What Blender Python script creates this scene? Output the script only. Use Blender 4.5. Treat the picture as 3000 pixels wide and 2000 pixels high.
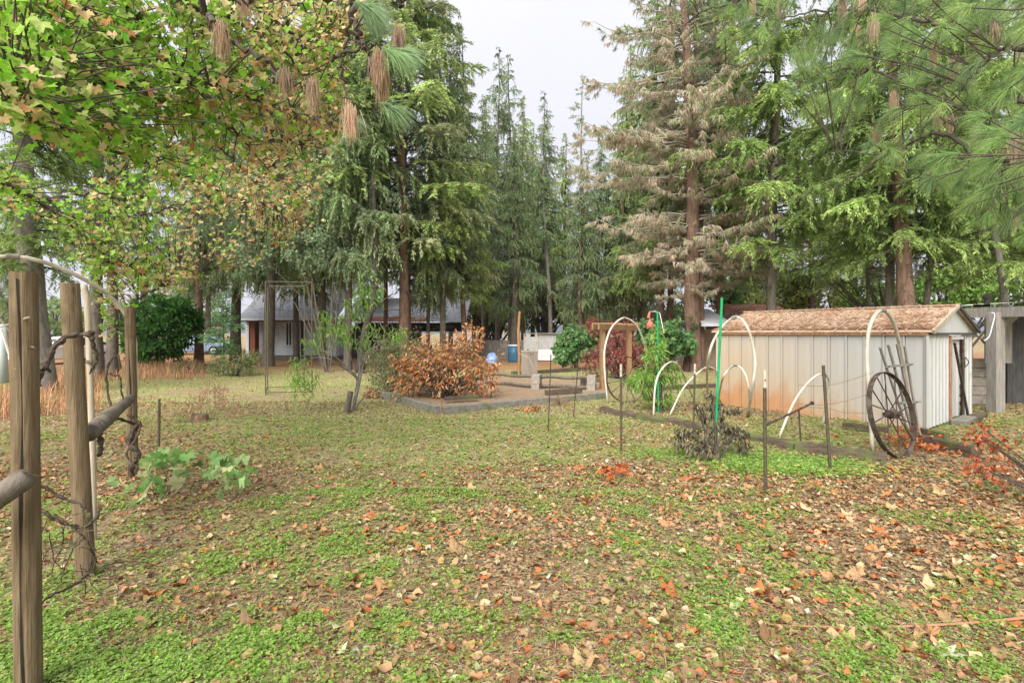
import bpy, math, random
import numpy as np
from mathutils import Vector, Matrix, Euler, Quaternion

R = math.radians
sc = bpy.context.scene
for o in list(bpy.data.objects):
    bpy.data.objects.remove(o)
col = bpy.data.collections.new("garden"); sc.collection.children.link(col)

# ---------------------------------------------------------------- camera, sky, sun, exposure
CAM_H = 1.6
cam_d = bpy.data.cameras.new("camera"); cam = bpy.data.objects.new("camera", cam_d)
col.objects.link(cam); sc.camera = cam
cam.location = (0, 0, CAM_H); cam.rotation_euler = (R(90), 0, 0)
cam_d.lens = 18.0; cam_d.sensor_width = 36.0; cam_d.shift_y = -0.00833
cam_d.clip_start = 0.05; cam_d.clip_end = 5000

SUN_EL, SUN_AZ = 42.0, 200.0        # azimuth measured clockwise from +Y
w = bpy.data.worlds.new("World"); sc.world = w; w.use_nodes = True
nt = w.node_tree; nt.nodes.clear()
wo = nt.nodes.new("ShaderNodeOutputWorld"); bg = nt.nodes.new("ShaderNodeBackground")
sky = nt.nodes.new("ShaderNodeTexSky"); sky.sky_type = 'NISHITA'; sky.sun_disc = False
sky.sun_elevation = R(SUN_EL); sky.sun_rotation = R(SUN_AZ)
hs = nt.nodes.new("ShaderNodeHueSaturation"); hs.inputs['Saturation'].default_value = 0.35
nt.links.new(sky.outputs[0], hs.inputs['Color'])
tc = nt.nodes.new("ShaderNodeTexCoord"); sep = nt.nodes.new("ShaderNodeSeparateXYZ")
nt.links.new(tc.outputs['Generated'], sep.inputs[0])
# overcast deck: luminance rises with the sine of the elevation, as under an even cloud sheet
mr = nt.nodes.new("ShaderNodeMapRange"); mr.inputs['From Min'].default_value = 0; mr.inputs['From Max'].default_value = 1
mr.inputs['To Min'].default_value = 2.95; mr.inputs['To Max'].default_value = 5.0
nt.links.new(sep.outputs['Z'], mr.inputs['Value'])
no = nt.nodes.new("ShaderNodeTexNoise"); no.inputs['Scale'].default_value = 2.2; no.inputs['Detail'].default_value = 4
nt.links.new(tc.outputs['Generated'], no.inputs['Vector'])
cr = nt.nodes.new("ShaderNodeValToRGB"); cr.color_ramp.elements[0].position = .3; cr.color_ramp.elements[1].position = .75
cr.color_ramp.elements[0].color = (.80, .80, .90, 1); cr.color_ramp.elements[1].color = (.92, .91, 1.0, 1)
nt.links.new(no.outputs['Fac'], cr.inputs[0])
vm = nt.nodes.new("ShaderNodeVectorMath"); vm.operation = 'SCALE'
nt.links.new(cr.outputs[0], vm.inputs[0]); nt.links.new(mr.outputs[0], vm.inputs['Scale'])
mx = nt.nodes.new("ShaderNodeMixRGB"); mx.inputs[0].default_value = .92
nt.links.new(hs.outputs[0], mx.inputs[1]); nt.links.new(vm.outputs[0], mx.inputs[2])
nt.links.new(mx.outputs[0], bg.inputs[0]); bg.inputs[1].default_value = 0.05
nt.links.new(bg.outputs[0], wo.inputs[0])

sl = bpy.data.lights.new("sun", 'SUN'); so = bpy.data.objects.new("sun", sl); col.objects.link(so)
sl.energy = 1.5; sl.angle = R(50); sl.color = (1.0, .97, .92)
sd = Vector((math.sin(R(SUN_AZ)) * math.cos(R(SUN_EL)), math.cos(R(SUN_AZ)) * math.cos(R(SUN_EL)), math.sin(R(SUN_EL))))
so.rotation_euler = sd.to_track_quat('Z', 'Y').to_euler(); so.location = (0, -5, 30)

vs = sc.view_settings
sc.display_settings.display_device = 'sRGB'
vs.view_transform = 'Standard'; vs.look = 'None'; vs.gamma = 1.0; vs.use_curve_mapping = False
vs.exposure = 2.54
sc.render.engine = 'CYCLES'
sc.cycles.max_bounces = 8; sc.cycles.diffuse_bounces = 5; sc.cycles.transmission_bounces = 5
sc.cycles.use_denoising = True

# ---------------------------------------------------------------- helpers
F = 1500.0; HY = 975.0
def G(x, y, z=0.0):
    s = CAM_H / (y - HY)
    return Vector(((x - 1500) * s, F * s, z))
def P(x, y, Y):
    return Vector(((x - 1500) * Y / F, Y, CAM_H + (HY - y) * Y / F))
def PX(x, Y, z=0.0):
    return Vector(((x - 1500) * Y / F, Y, z))

class MB:
    """mesh builder: chunks of vertices and faces, optional colours"""
    def __init__(s): s.V = []; s.Fs = []; s.C = []; s.n = 0; s.usecol = False
    def add(s, v, faces, c=None):
        v = np.asarray(v, dtype=np.float32).reshape(-1, 3)
        if isinstance(faces, np.ndarray): s.Fs.append(faces + s.n)
        else:
            by = {}
            for f in faces: by.setdefault(len(f), []).append(f)
            for k, fl in by.items(): s.Fs.append(np.array(fl, dtype=np.int64) + s.n)
        s.V.append(v); s.n += len(v)
        if c is None: c = np.ones((len(v), 3), np.float32)
        else:
            s.usecol = True
            c = np.asarray(c, np.float32)
            if c.ndim == 1: c = np.tile(c, (len(v), 1))
        s.C.append(c)
    def box(s, c, size, rz=0, rx=0, ry=0, c_=None, jit=0, rng=None):
        x, y, z = size[0] / 2, size[1] / 2, size[2] / 2
        v = np.array([(-x,-y,-z),(x,-y,-z),(x,y,-z),(-x,y,-z),(-x,-y,z),(x,-y,z),(x,y,z),(-x,y,z)], float)
        if jit and rng is not None: v += rng.uniform(-jit, jit, v.shape)
        M = np.array(Euler((rx, ry, rz)).to_matrix())
        s.add(v @ M.T + np.array(c), [(0,3,2,1),(4,5,6,7),(0,1,5,4),(1,2,6,5),(2,3,7,6),(3,0,4,7)], c_)
    def beam(s, a, b, wd, hg, up=(0, 0, 1), c_=None):
        a = Vector(a); b = Vector(b); d = (b - a); L = d.length; d.normalize()
        u = Vector(up); sx = d.cross(u); 
        if sx.length < 1e-3: sx = Vector((1, 0, 0))
        sx.normalize(); uu = sx.cross(d)
        v = []
        for e in (a, b):
            for i, j in ((-1,-1),(1,-1),(1,1),(-1,1)):
                v.append(e + sx * (i * wd / 2) + uu * (j * hg / 2))
        s.add([tuple(q) for q in v], [(0,3,2,1),(4,5,6,7),(0,1,5,4),(1,2,6,5),(2,3,7,6),(3,0,4,7)], c_)
    def tube(s, pts, rad, n=8, c_=None, cap=True, rough=0, rng=None):
        pts = np.array([tuple(p) for p in pts], float)
        k = len(pts)
        if np.isscalar(rad): rad = [rad] * k
        if len(rad) != k: rad = list(np.interp(np.linspace(0, 1, k), np.linspace(0, 1, len(rad)), rad))
        T = np.gradient(pts, axis=0); T /= (np.linalg.norm(T, axis=1, keepdims=True) + 1e-9)
        ref = np.array([0, 0, 1.0]) if abs(T[0][2]) < .9 else np.array([1.0, 0, 0])
        a = np.linspace(0, 2 * np.pi, n, endpoint=False)
        V = []
        N = np.cross(T[0], ref); N /= np.linalg.norm(N)
        for i in range(k):
            N = N - T[i] * np.dot(N, T[i]); N /= (np.linalg.norm(N) + 1e-9)
            B = np.cross(T[i], N)
            rr = rad[i] * (1 + (rng.uniform(-rough, rough, n) if rough and rng is not None else np.zeros(n)))
            V.append(pts[i] + rr[:, None] * (np.cos(a)[:, None] * N + np.sin(a)[:, None] * B))
        V = np.concatenate(V)
        q = []
        for i in range(k - 1):
            for j in range(n):
                q.append((i*n+j, i*n+(j+1) % n, (i+1)*n+(j+1) % n, (i+1)*n+j))
        fs = q
        if cap: fs = fs + [tuple(range(n-1, -1, -1)), tuple((k-1)*n + j for j in range(n))]
        s.add(V, fs, c_)
    def mesh(s, name, off=(0, 0, 0), smooth=False):
        V = np.concatenate(s.V) - np.array(tuple(off), np.float32)
        me = bpy.data.meshes.new(name)
        loops = np.concatenate([f.ravel() for f in s.Fs])
        tot = np.concatenate([np.full(len(f), f.shape[1]) for f in s.Fs])
        st = np.concatenate([[0], np.cumsum(tot)[:-1]])
        me.vertices.add(len(V)); me.vertices.foreach_set('co', V.astype(np.float32).ravel())
        me.loops.add(len(loops)); me.loops.foreach_set('vertex_index', loops.astype(np.int32))
        me.polygons.add(len(tot)); me.polygons.foreach_set('loop_start', st.astype(np.int32))
        me.polygons.foreach_set('loop_total', tot.astype(np.int32))
        me.polygons.foreach_set('use_smooth', np.full(len(tot), bool(smooth or s.usecol)))
        me.update(calc_edges=True)
        if s.usecol:
            at = me.color_attributes.new('Col', 'FLOAT_COLOR', 'POINT')
            C = np.concatenate(s.C); C = np.concatenate([C, np.ones((len(C), 1), np.float32)], 1)
            at.data.foreach_set('color', C.astype(np.float32).ravel())
        return me
    def build(s, name, mat, parent=None, smooth=False, bevel=0, **tags):
        off = parent.location if parent is not None else (0, 0, 0)
        p = parent
        if parent is not None and parent.parent is not None: off = Vector(parent.parent.location) + Vector(parent.location)
        me = s.mesh(name, off, smooth)
        return link(name, me, mat, parent, bevel, **tags)

def link(name, me, mat, parent=None, bevel=0, **tags):
    if mat is not None and len(me.materials) == 0: me.materials.append(mat)
    o = bpy.data.objects.new(name, me); col.objects.link(o)
    if parent is not None: o.parent = parent
    if bevel:
        b = o.modifiers.new('bevel', 'BEVEL'); b.width = bevel; b.segments = 1; b.limit_method = 'ANGLE'
    for k, v in tags.items(): o[k] = v
    return o

def thing(name, label, cat, loc=(0, 0, 0), group=None):
    o = bpy.data.objects.new(name, None); col.objects.link(o)
    o.empty_display_size = .1; o.location = loc; o['label'] = label; o['category'] = cat
    if group: o['group'] = group
    return o

def dup(root, loc, rot, label, group=None, scale=1.0):
    r = root.copy(); col.objects.link(r); r.location = loc; r.rotation_euler = rot; r.scale = (scale,) * 3
    r['label'] = label
    if group: r['group'] = group
    for ch in list(root.children):
        c = ch.copy(); col.objects.link(c); c.parent = r
        for g in ch.children:
            d = g.copy(); col.objects.link(d); d.parent = c
    return r

# numpy value noise
def _h(ix, iy, seed):
    n = (ix * 374761393 + iy * 668265263 + seed * 974634777) & 0xFFFFFFFF
    n = ((n ^ (n >> 13)) * 1274126177) & 0xFFFFFFFF
    return ((n ^ (n >> 16)) & 0xFFFF) / 65535.0
def vn(x, y, s, seed=0):
    x = np.asarray(x, float) / s; y = np.asarray(y, float) / s
    ix = np.floor(x).astype(np.int64); iy = np.floor(y).astype(np.int64)
    fx = x - ix; fy = y - iy; fx = fx*fx*(3-2*fx); fy = fy*fy*(3-2*fy)
    return (_h(ix, iy, seed)*(1-fx)*(1-fy) + _h(ix+1, iy, seed)*fx*(1-fy) + _h(ix, iy+1, seed)*(1-fx)*fy + _h(ix+1, iy+1, seed)*fx*fy)
def fbm(x, y, s, seed=0, oct=3):
    t = 0; a = .5; n = 0
    for i in range(oct): t = t + a * vn(x, y, s / 2**i, seed + i * 7); n += a; a *= .5
    return t / n
def gh(x, y):
    return (fbm(x, y, 1.6, 3) - .5) * .07 * np.clip(np.asarray(y, float) / 2, .5, 1)
def rotmats(rx, ry, rz):
    cx, sx, cy, sy, cz, sz = np.cos(rx), np.sin(rx), np.cos(ry), np.sin(ry), np.cos(rz), np.sin(rz)
    M = np.empty((len(rx), 3, 3))
    M[:,0,0]=cy*cz; M[:,0,1]=cz*sx*sy-cx*sz; M[:,0,2]=sx*sz+cx*cz*sy
    M[:,1,0]=cy*sz; M[:,1,1]=cx*cz+sx*sy*sz; M[:,1,2]=cx*sy*sz-cz*sx
    M[:,2,0]=-sy; M[:,2,1]=cy*sx; M[:,2,2]=cx*cy
    return M
def scatter(mb, tv, tf, M, T, S, C):
    """tv (k,3) template, M (n,3,3), T (n,3), S (n,), C (n,3)"""
    n, k = len(T), len(tv)
    V = np.einsum('nij,kj->nki', M, tv) * np.asarray(S)[:, None, None] + T[:, None, :]
    f = np.asarray(tf)
    FF = (f[None, :, :] + (np.arange(n) * k)[:, None, None]).reshape(-1, f.shape[1])
    mb.add(V.reshape(-1, 3), FF, np.repeat(C, k, axis=0))
def dirmats(D, roll):
    """matrices whose +Y axis runs along D"""
    D = D / (np.linalg.norm(D, axis=1, keepdims=True) + 1e-9)
    up = np.tile([0, 0, 1.0], (len(D), 1)); up[np.abs(D[:, 2]) > .95] = [1, 0, 0]
    X = np.cross(D, up); X /= np.linalg.norm(X, axis=1, keepdims=True); Z = np.cross(X, D)
    c, s = np.cos(roll)[:, None], np.sin(roll)[:, None]
    X2 = X*c + Z*s; Z2 = -X*s + Z*c
    return np.stack([X2, D, Z2], axis=2)
def pick(rng, cols, n, var=.15, p=None):
    cols = np.array(cols, float)
    c = cols[rng.choice(len(cols), n, p=p)]
    return np.clip(c * rng.uniform(1 - var, 1 + var, (n, 1)) * rng.uniform(.94, 1.06, (n, 3)), 0, 1)

# ---------------------------------------------------------------- materials
def pmat(name, c1, c2, scale=6, stretch=(1, 1, 1), rough=.8, bump=.3, metal=0, c3=None, s3=1.5, t3=.55, detail=6, attr=False, spec=.25, bscale=None):
    m = bpy.data.materials.new(name); m.use_nodes = True; t = m.node_tree; N = t.nodes; Lk = t.links
    b = N['Principled BSDF']; b.inputs['Roughness'].default_value = rough; b.inputs['Metallic'].default_value = metal
    b.inputs['Specular IOR Level'].default_value = spec
    tcn = N.new('ShaderNodeTexCoord'); mp = N.new('ShaderNodeMapping'); mp.inputs['Scale'].default_value = stretch
    Lk.new(tcn.outputs['Object'], mp.inputs[0])
    n1 = N.new('ShaderNodeTexNoise'); n1.inputs['Scale'].default_value = scale; n1.inputs['Detail'].default_value = detail
    n1.inputs['Roughness'].default_value = .65
    Lk.new(mp.outputs[0], n1.inputs['Vector'])
    r = N.new('ShaderNodeValToRGB'); r.color_ramp.elements[0].position = .32; r.color_ramp.elements[1].position = .68
    r.color_ramp.elements[0].color = (*c1, 1); r.color_ramp.elements[1].color = (*c2, 1)
    Lk.new(n1.outputs['Fac'], r.inputs[0]); out = r.outputs[0]
    if c3 is not None:
        n3 = N.new('ShaderNodeTexNoise'); n3.inputs['Scale'].default_value = s3; n3.inputs['Detail'].default_value = 7
        Lk.new(tcn.outputs['Object'], n3.inputs['Vector'])
        r3 = N.new('ShaderNodeValToRGB'); r3.color_ramp.elements[0].position = t3; r3.color_ramp.elements[1].position = min(1, t3 + .14)
        Lk.new(n3.outputs['Fac'], r3.inputs[0])
        x = N.new('ShaderNodeMixRGB'); x.inputs[2].default_value = (*c3, 1); Lk.new(r3.outputs[0], x.inputs[0]); Lk.new(out, x.inputs[1]); out = x.outputs[0]
    if attr:
        va = N.new('ShaderNodeVertexColor'); va.layer_name = 'Col'
        x = N.new('ShaderNodeMixRGB'); x.blend_type = 'MULTIPLY'; x.inputs[0].default_value = 1
        Lk.new(out, x.inputs[1]); Lk.new(va.outputs[0], x.inputs[2]); out = x.outputs[0]
    Lk.new(out, b.inputs['Base Color'])
    if bump:
        bp = N.new('ShaderNodeBump'); bp.inputs['Strength'].default_value = bump; bp.inputs['Distance'].default_value = .02
        Lk.new(n1.outputs['Fac'], bp.inputs['Height']); Lk.new(bp.outputs[0], b.inputs['Normal'])
    return m
def leafmat(name, trans=.35, rough=.6, spec=.25, sheen=0):
    m = bpy.data.materials.new(name); m.use_nodes = True; t = m.node_tree; N = t.nodes; Lk = t.links
    b = N['Principled BSDF']; b.inputs['Roughness'].default_value = rough; b.inputs['Specular IOR Level'].default_value = spec
    va = N.new('ShaderNodeVertexColor'); va.layer_name = 'Col'
    tcn = N.new('ShaderNodeTexCoord'); n1 = N.new('ShaderNodeTexNoise'); n1.inputs['Scale'].default_value = 22; n1.inputs['Detail'].default_value = 3
    Lk.new(tcn.outputs['Object'], n1.inputs['Vector'])
    mrr = N.new('ShaderNodeMapRange'); mrr.inputs['To Min'].default_value = .72; mrr.inputs['To Max'].default_value = 1.28
    Lk.new(n1.outputs['Fac'], mrr.inputs['Value'])
    v = N.new('ShaderNodeVectorMath'); v.operation = 'SCALE'; Lk.new(va.outputs[0], v.inputs[0]); Lk.new(mrr.outputs[0], v.inputs['Scale'])
    Lk.new(v.outputs[0], b.inputs['Base Color'])
    if trans:
        tr = N.new('ShaderNodeBsdfTranslucent'); Lk.new(v.outputs[0], tr.inputs['Color'])
        ms = N.new('ShaderNodeMixShader'); ms.inputs[0].default_value = trans
        Lk.new(b.outputs[0], ms.inputs[1]); Lk.new(tr.outputs[0], ms.inputs[2])
        Lk.new(ms.outputs[0], N['Material Output'].inputs['Surface'])
    return m
M_LEAF = leafmat('leaf', .5); M_NEEDLE = leafmat('needle', .5, .55, .3); M_DRY = leafmat('dry_leaf', .15, .7, .15); M_TWIG = leafmat('twig', 0, .85, .1)
M_POST = pmat('weathered_post', (.10,.066,.034), (.215,.16,.092), 5, (8, 8, .7), .85, .8, c3=(.06,.036,.018), s3=2.2, t3=.56)
M_RAIL = pmat('grey_log', (.08,.066,.048), (.19,.16,.125), 6, (3, 3, 1), .9, .6)
M_CRACK = pmat('crack', (.015,.012,.009), (.03,.024,.018), 9, rough=1, bump=0)
M_BARK = pmat('bark', (.065,.052,.04), (.18,.15,.118), 3.2, (5, 5, 1.1), .95, 1.0, c3=(.10,.115,.055), s3=1.2, t3=.56)
M_BARKR = pmat('red_bark', (.08,.05,.036), (.26,.16,.11), 3.0, (5, 5, 1.0), .95, 1.0, c3=(.10,.085,.055), s3=1.0, t3=.58)
M_BARKG = pmat('grey_bark', (.12,.105,.09), (.27,.245,.21), 3.0, (4, 4, 1.6), .95, .7, c3=(.13,.15,.08), s3=1.3, t3=.6)
M_BRANCH = pmat('branch', (.05,.04,.03), (.11,.09,.07), 8, rough=.95, bump=.2)
M_DARKBARK = pmat('dark_bark', (.025,.02,.016), (.075,.06,.048), 4, (5, 5, 1.1), .95, .8)
M_PALEBR = pmat('lichen_branch', (.26,.23,.18), (.44,.40,.32), 8, rough=.95, bump=.2)
M_PVC = pmat('pvc_pipe', (.42,.38,.29), (.62,.59,.50), 5, (1, 1, 1), .5, .1, c3=(.30,.25,.15), s3=4, t3=.56)
M_TPOST = pmat('post_paint', (.05,.045,.028), (.095,.085,.055), 14, rough=.7, bump=.2, c3=(.13,.07,.035), s3=9)
M_RUST = pmat('rusty_iron', (.04,.03,.024), (.10,.07,.052), 14, rough=.8, bump=.3, metal=.3, c3=(.14,.115,.095), s3=6)
M_GREEN = pmat('green_plastic', (.005,.22,.07), (.01,.33,.12), 10, rough=.45, bump=0)
M_TIMBER = pmat('timber', (.055,.04,.026), (.13,.10,.07), 5, (1.2, 1.2, 6), .95, .7, c3=(.10,.12,.04), s3=2.5, t3=.52)
M_CEDAR = pmat('cedar_beam', (.19,.11,.05), (.33,.20,.10), 5, (5, 5, 1), .8, .3)
M_CONC = pmat('concrete', (.13,.12,.095), (.24,.225,.185), 8, rough=.95, bump=.5, c3=(.09,.11,.04), s3=2.5, t3=.5)
M_WHITEW = pmat('pale_wood', (.27,.22,.15), (.45,.39,.29), 5, (7, 7, .8), .8, .3, c3=(.24,.19,.12), s3=2, t3=.55)
# ---------------------------------------------------------------- ground
PATCH = G(2290, 1365)
def green(x, y):
    """0..1 how much low green growth covers the soil at a spot"""
    x = np.asarray(x, float); y = np.asarray(y, float)
    n = .6 * fbm(x, y, 1.3, 11, 4) + .4 * fbm(x, y, .28, 12)
    b = .46 + 0 * x
    def g(cx, cy, sx, sy, a):
        return a * np.exp(-((x - cx) / sx) ** 2 - ((y - cy) / sy) ** 2)
    b = b + g(-2.8, 9.0, 4.4, 2.6, .55) + g(-1.5, 6.3, 3.0, 1.4, .30) + g(.8, 9.0, 2.5, 1.5, .25) + g(-.3, 9.4, 1.8, 1.0, .25) + g(-1.6, 2.6, 1.6, 1.3, .3) + g(0.2, 2.4, .9, .6, .15)
    b = b + g(2.6, 2.4, .7, .3, .25) + g(PATCH[0], PATCH[1], .55, .45, .75) + g(3.0, 10.6, 1.6, 1.2, .4) + g(4.8, 8.6, 2.2, 1.5, .30) + g(8.3, 7.3, 1.5, 1.4, .3)
    b = b - g(3.4, 4.6, 2.2, 1.7, .35) - g(-5.5, 6.3, 2.2, 2.4, .45) - .28 * np.clip((y - 19) / 5, 0, 1) + g(-7, 17, 6, 2, .25) - g(1.0, 6.2, 2.0, 1.5, .1)
    return np.clip((n - .5) * 2.6 + b, 0, 1)
def litter(x, y):
    """0..1 how thickly fallen leaves lie"""
    x = np.asarray(x, float); y = np.asarray(y, float)
    def g(cx, cy, sx, sy, a):
        return a * np.exp(-((x - cx) / sx) ** 2 - ((y - cy) / sy) ** 2)
    n = fbm(x, y, 1.7, 31, 3)
    b = .34 + g(3.4, 4.3, 2.9, 2.9, .7) + g(7.5, 6.5, 2.5, 1.5, .4) + g(1.4, 2.2, 2.0, .9, .28) + g(-5.5, 6.5, 2.4, 3, .35) - g(-2.5, 8.2, 4.2, 3, .38) - .1 * (y > 9)
    return np.clip((n - .5) * 1.2 + b, .03, 1)

xs = np.concatenate([-np.geomspace(600, 14, 24), np.arange(-13.5, 13.6, .22), np.geomspace(14, 600, 24)])
ys = np.concatenate([[-60, -25, -10, -5], np.arange(-2, 16, .22), np.arange(16.3, 45, 1.0), np.geomspace(46, 1700, 22)])
XX, YY = np.meshgrid(xs, ys); nx, ny = len(xs), len(ys)
ZZ = gh(XX, YY)
far = np.clip((YY - 90) / 400, 0, 1); ZZ = ZZ * (1 - far)
idx = np.arange(nx * ny).reshape(ny, nx)
Fq = np.stack([idx[:-1, :-1].ravel(), idx[:-1, 1:].ravel(), idx[1:, 1:].ravel(), idx[1:, :-1].ravel()], 1)
gm = MB()
gcol = np.stack([green(XX, YY), litter(XX, YY), np.clip((YY - 20.5) / 4, 0, 1) * np.clip((48 - YY) / 12, 0, 1)], -1).reshape(-1, 3)
gm.add(np.stack([XX, YY, ZZ], -1), Fq, gcol)
def groundmat():
    m = bpy.data.materials.new('ground_soil'); m.use_nodes = True; t = m.node_tree; N = t.nodes; L = t.links
    b = N['Principled BSDF']; b.inputs['Roughness'].default_value = .95; b.inputs['Specular IOR Level'].default_value = .1
    tc = N.new('ShaderNodeTexCoord'); va = N.new('ShaderNodeVertexColor'); va.layer_name = 'Col'
    sp = N.new('ShaderNodeSeparateColor'); L.new(va.outputs[0], sp.inputs[0])
    def noise(s, d=5, r=.6, st=None):
        n = N.new('ShaderNodeTexNoise'); n.inputs['Scale'].default_value = s; n.inputs['Detail'].default_value = d; n.inputs['Roughness'].default_value = r
        if st:
            mp = N.new('ShaderNodeMapping'); mp.inputs['Scale'].default_value = st; mp.inputs['Rotation'].default_value = (0, 0, .5); L.new(tc.outputs['Object'], mp.inputs[0]); L.new(mp.outputs[0], n.inputs['Vector'])
        else: L.new(tc.outputs['Object'], n.inputs['Vector'])
        return n.outputs['Fac']
    def ramp(fac, stops):
        r = N.new('ShaderNodeValToRGB'); e = r.color_ramp.elements
        while len(e) < len(stops): e.new(.5)
        for q, (p_, c) in zip(e, stops): q.position = p_; q.color = (*c, 1)
        L.new(fac, r.inputs[0]); return r.outputs[0]
    def mix(f, a, c):
        x = N.new('ShaderNodeMixRGB'); L.new(f, x.inputs[0]); L.new(a, x.inputs[1]); L.new(c, x.inputs[2]); return x.outputs[0]
    def math_(op, a, c):
        x = N.new('ShaderNodeMath'); x.operation = op; x.use_clamp = True
        for i, q in enumerate((a, c)):
            if isinstance(q, (int, float)): x.inputs[i].default_value = q
            else: L.new(q, x.inputs[i])
        return x.outputs[0]
    soil = ramp(noise(9, 8, .7), [(.3, (.085, .058, .032)), (.5, (.24, .18, .10)), (.7, (.42, .34, .20))])  # darkest soil stop also stands for shade in the gaps between leaves
    stalk = ramp(noise(60, 3, .6, (1, 7, 1)), [(.45, (.20, .145, .08)), (.62, (.44, .36, .22))])
    base = mix(ramp(noise(3.3), [(.4, (0, 0, 0)), (.6, (1, 1, 1))]), soil, stalk)
    moss = ramp(noise(16, 6, .7), [(.3, (.14, .165, .045)), (.5, (.27, .33, .09)), (.72, (.38, .45, .14))])
    gf = math_('ADD', sp.outputs[0], math_('MULTIPLY', noise(7, 6, .7), .9)); gf = math_('SUBTRACT', gf, .62)
    gf = ramp(gf, [(.0, (0, 0, 0)), (.75, (.8, .8, .8))])
    c = mix(gf, base, moss)
    # small fallen leaves, too far off or too small to build one by one
    vo = N.new('ShaderNodeTexVoronoi'); vo.inputs['Scale'].default_value = 15; vo.inputs['Randomness'].default_value = 1; L.new(tc.outputs['Object'], vo.inputs['Vector'])
    lc = ramp(vo.outputs['Color'], [(.0, (.30, .14, .07)), (.4, (.36, .22, .12)), (.7, (.42, .32, .2)), (1, (.48, .42, .28))])
    spv = N.new('ShaderNodeSeparateColor'); L.new(vo.outputs['Color'], spv.inputs[0])
    keep = math_('GREATER_THAN', math_('MULTIPLY', sp.outputs[1], .75), spv.outputs[1])
    near = math_('LESS_THAN', vo.outputs['Distance'], .38)
    c = mix(math_('MULTIPLY', math_('MULTIPLY', keep, near), .75), c, lc)
    duff = ramp(noise(6, 7, .7), [(.35, (.17, .075, .035)), (.55, (.33, .165, .08)), (.7, (.40, .24, .13))])
    c = mix(math_('MULTIPLY', sp.outputs[2], ramp(noise(.6, 4), [(.3, (.35, .35, .35)), (.6, (1, 1, 1))])), c, duff)
    L.new(c, b.inputs['Base Color'])
    bp = N.new('ShaderNodeBump'); bp.inputs['Strength'].default_value = .9; bp.inputs['Distance'].default_value = .03
    L.new(noise(38, 7, .75), bp.inputs['Height']); L.new(bp.outputs[0], b.inputs['Normal'])
    return m
ground = gm.build('ground', groundmat(), kind='structure')

# ---------------------------------------------------------------- conifers
def strip(pts, r0, r1, n):  # radii helper
    return list(np.linspace(r0, r1, n))

def trunk_mb(rng, H, r, bend=.15, n=12, flare=1.35):
    mb = MB(); k = 16
    zz = np.concatenate([[-.15, .0, .25, .7], np.linspace(1.4, H, k)])
    ph = rng.uniform(0, 6.28, 2)
    pts = [(bend * math.sin(z * .33 + ph[0]) * min(1, z / 6), bend * math.sin(z * .27 + ph[1]) * min(1, z / 6), z) for z in zz]
    rad = [r * (flare if z < .05 else 1.18 if z < .3 else 1.06 if z < .8 else max(.05, (1 - z / H)) ** .75 + .02) for z in zz]
    mb.tube(pts, rad, n, rough=.07, rng=rng)
    return mb

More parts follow.
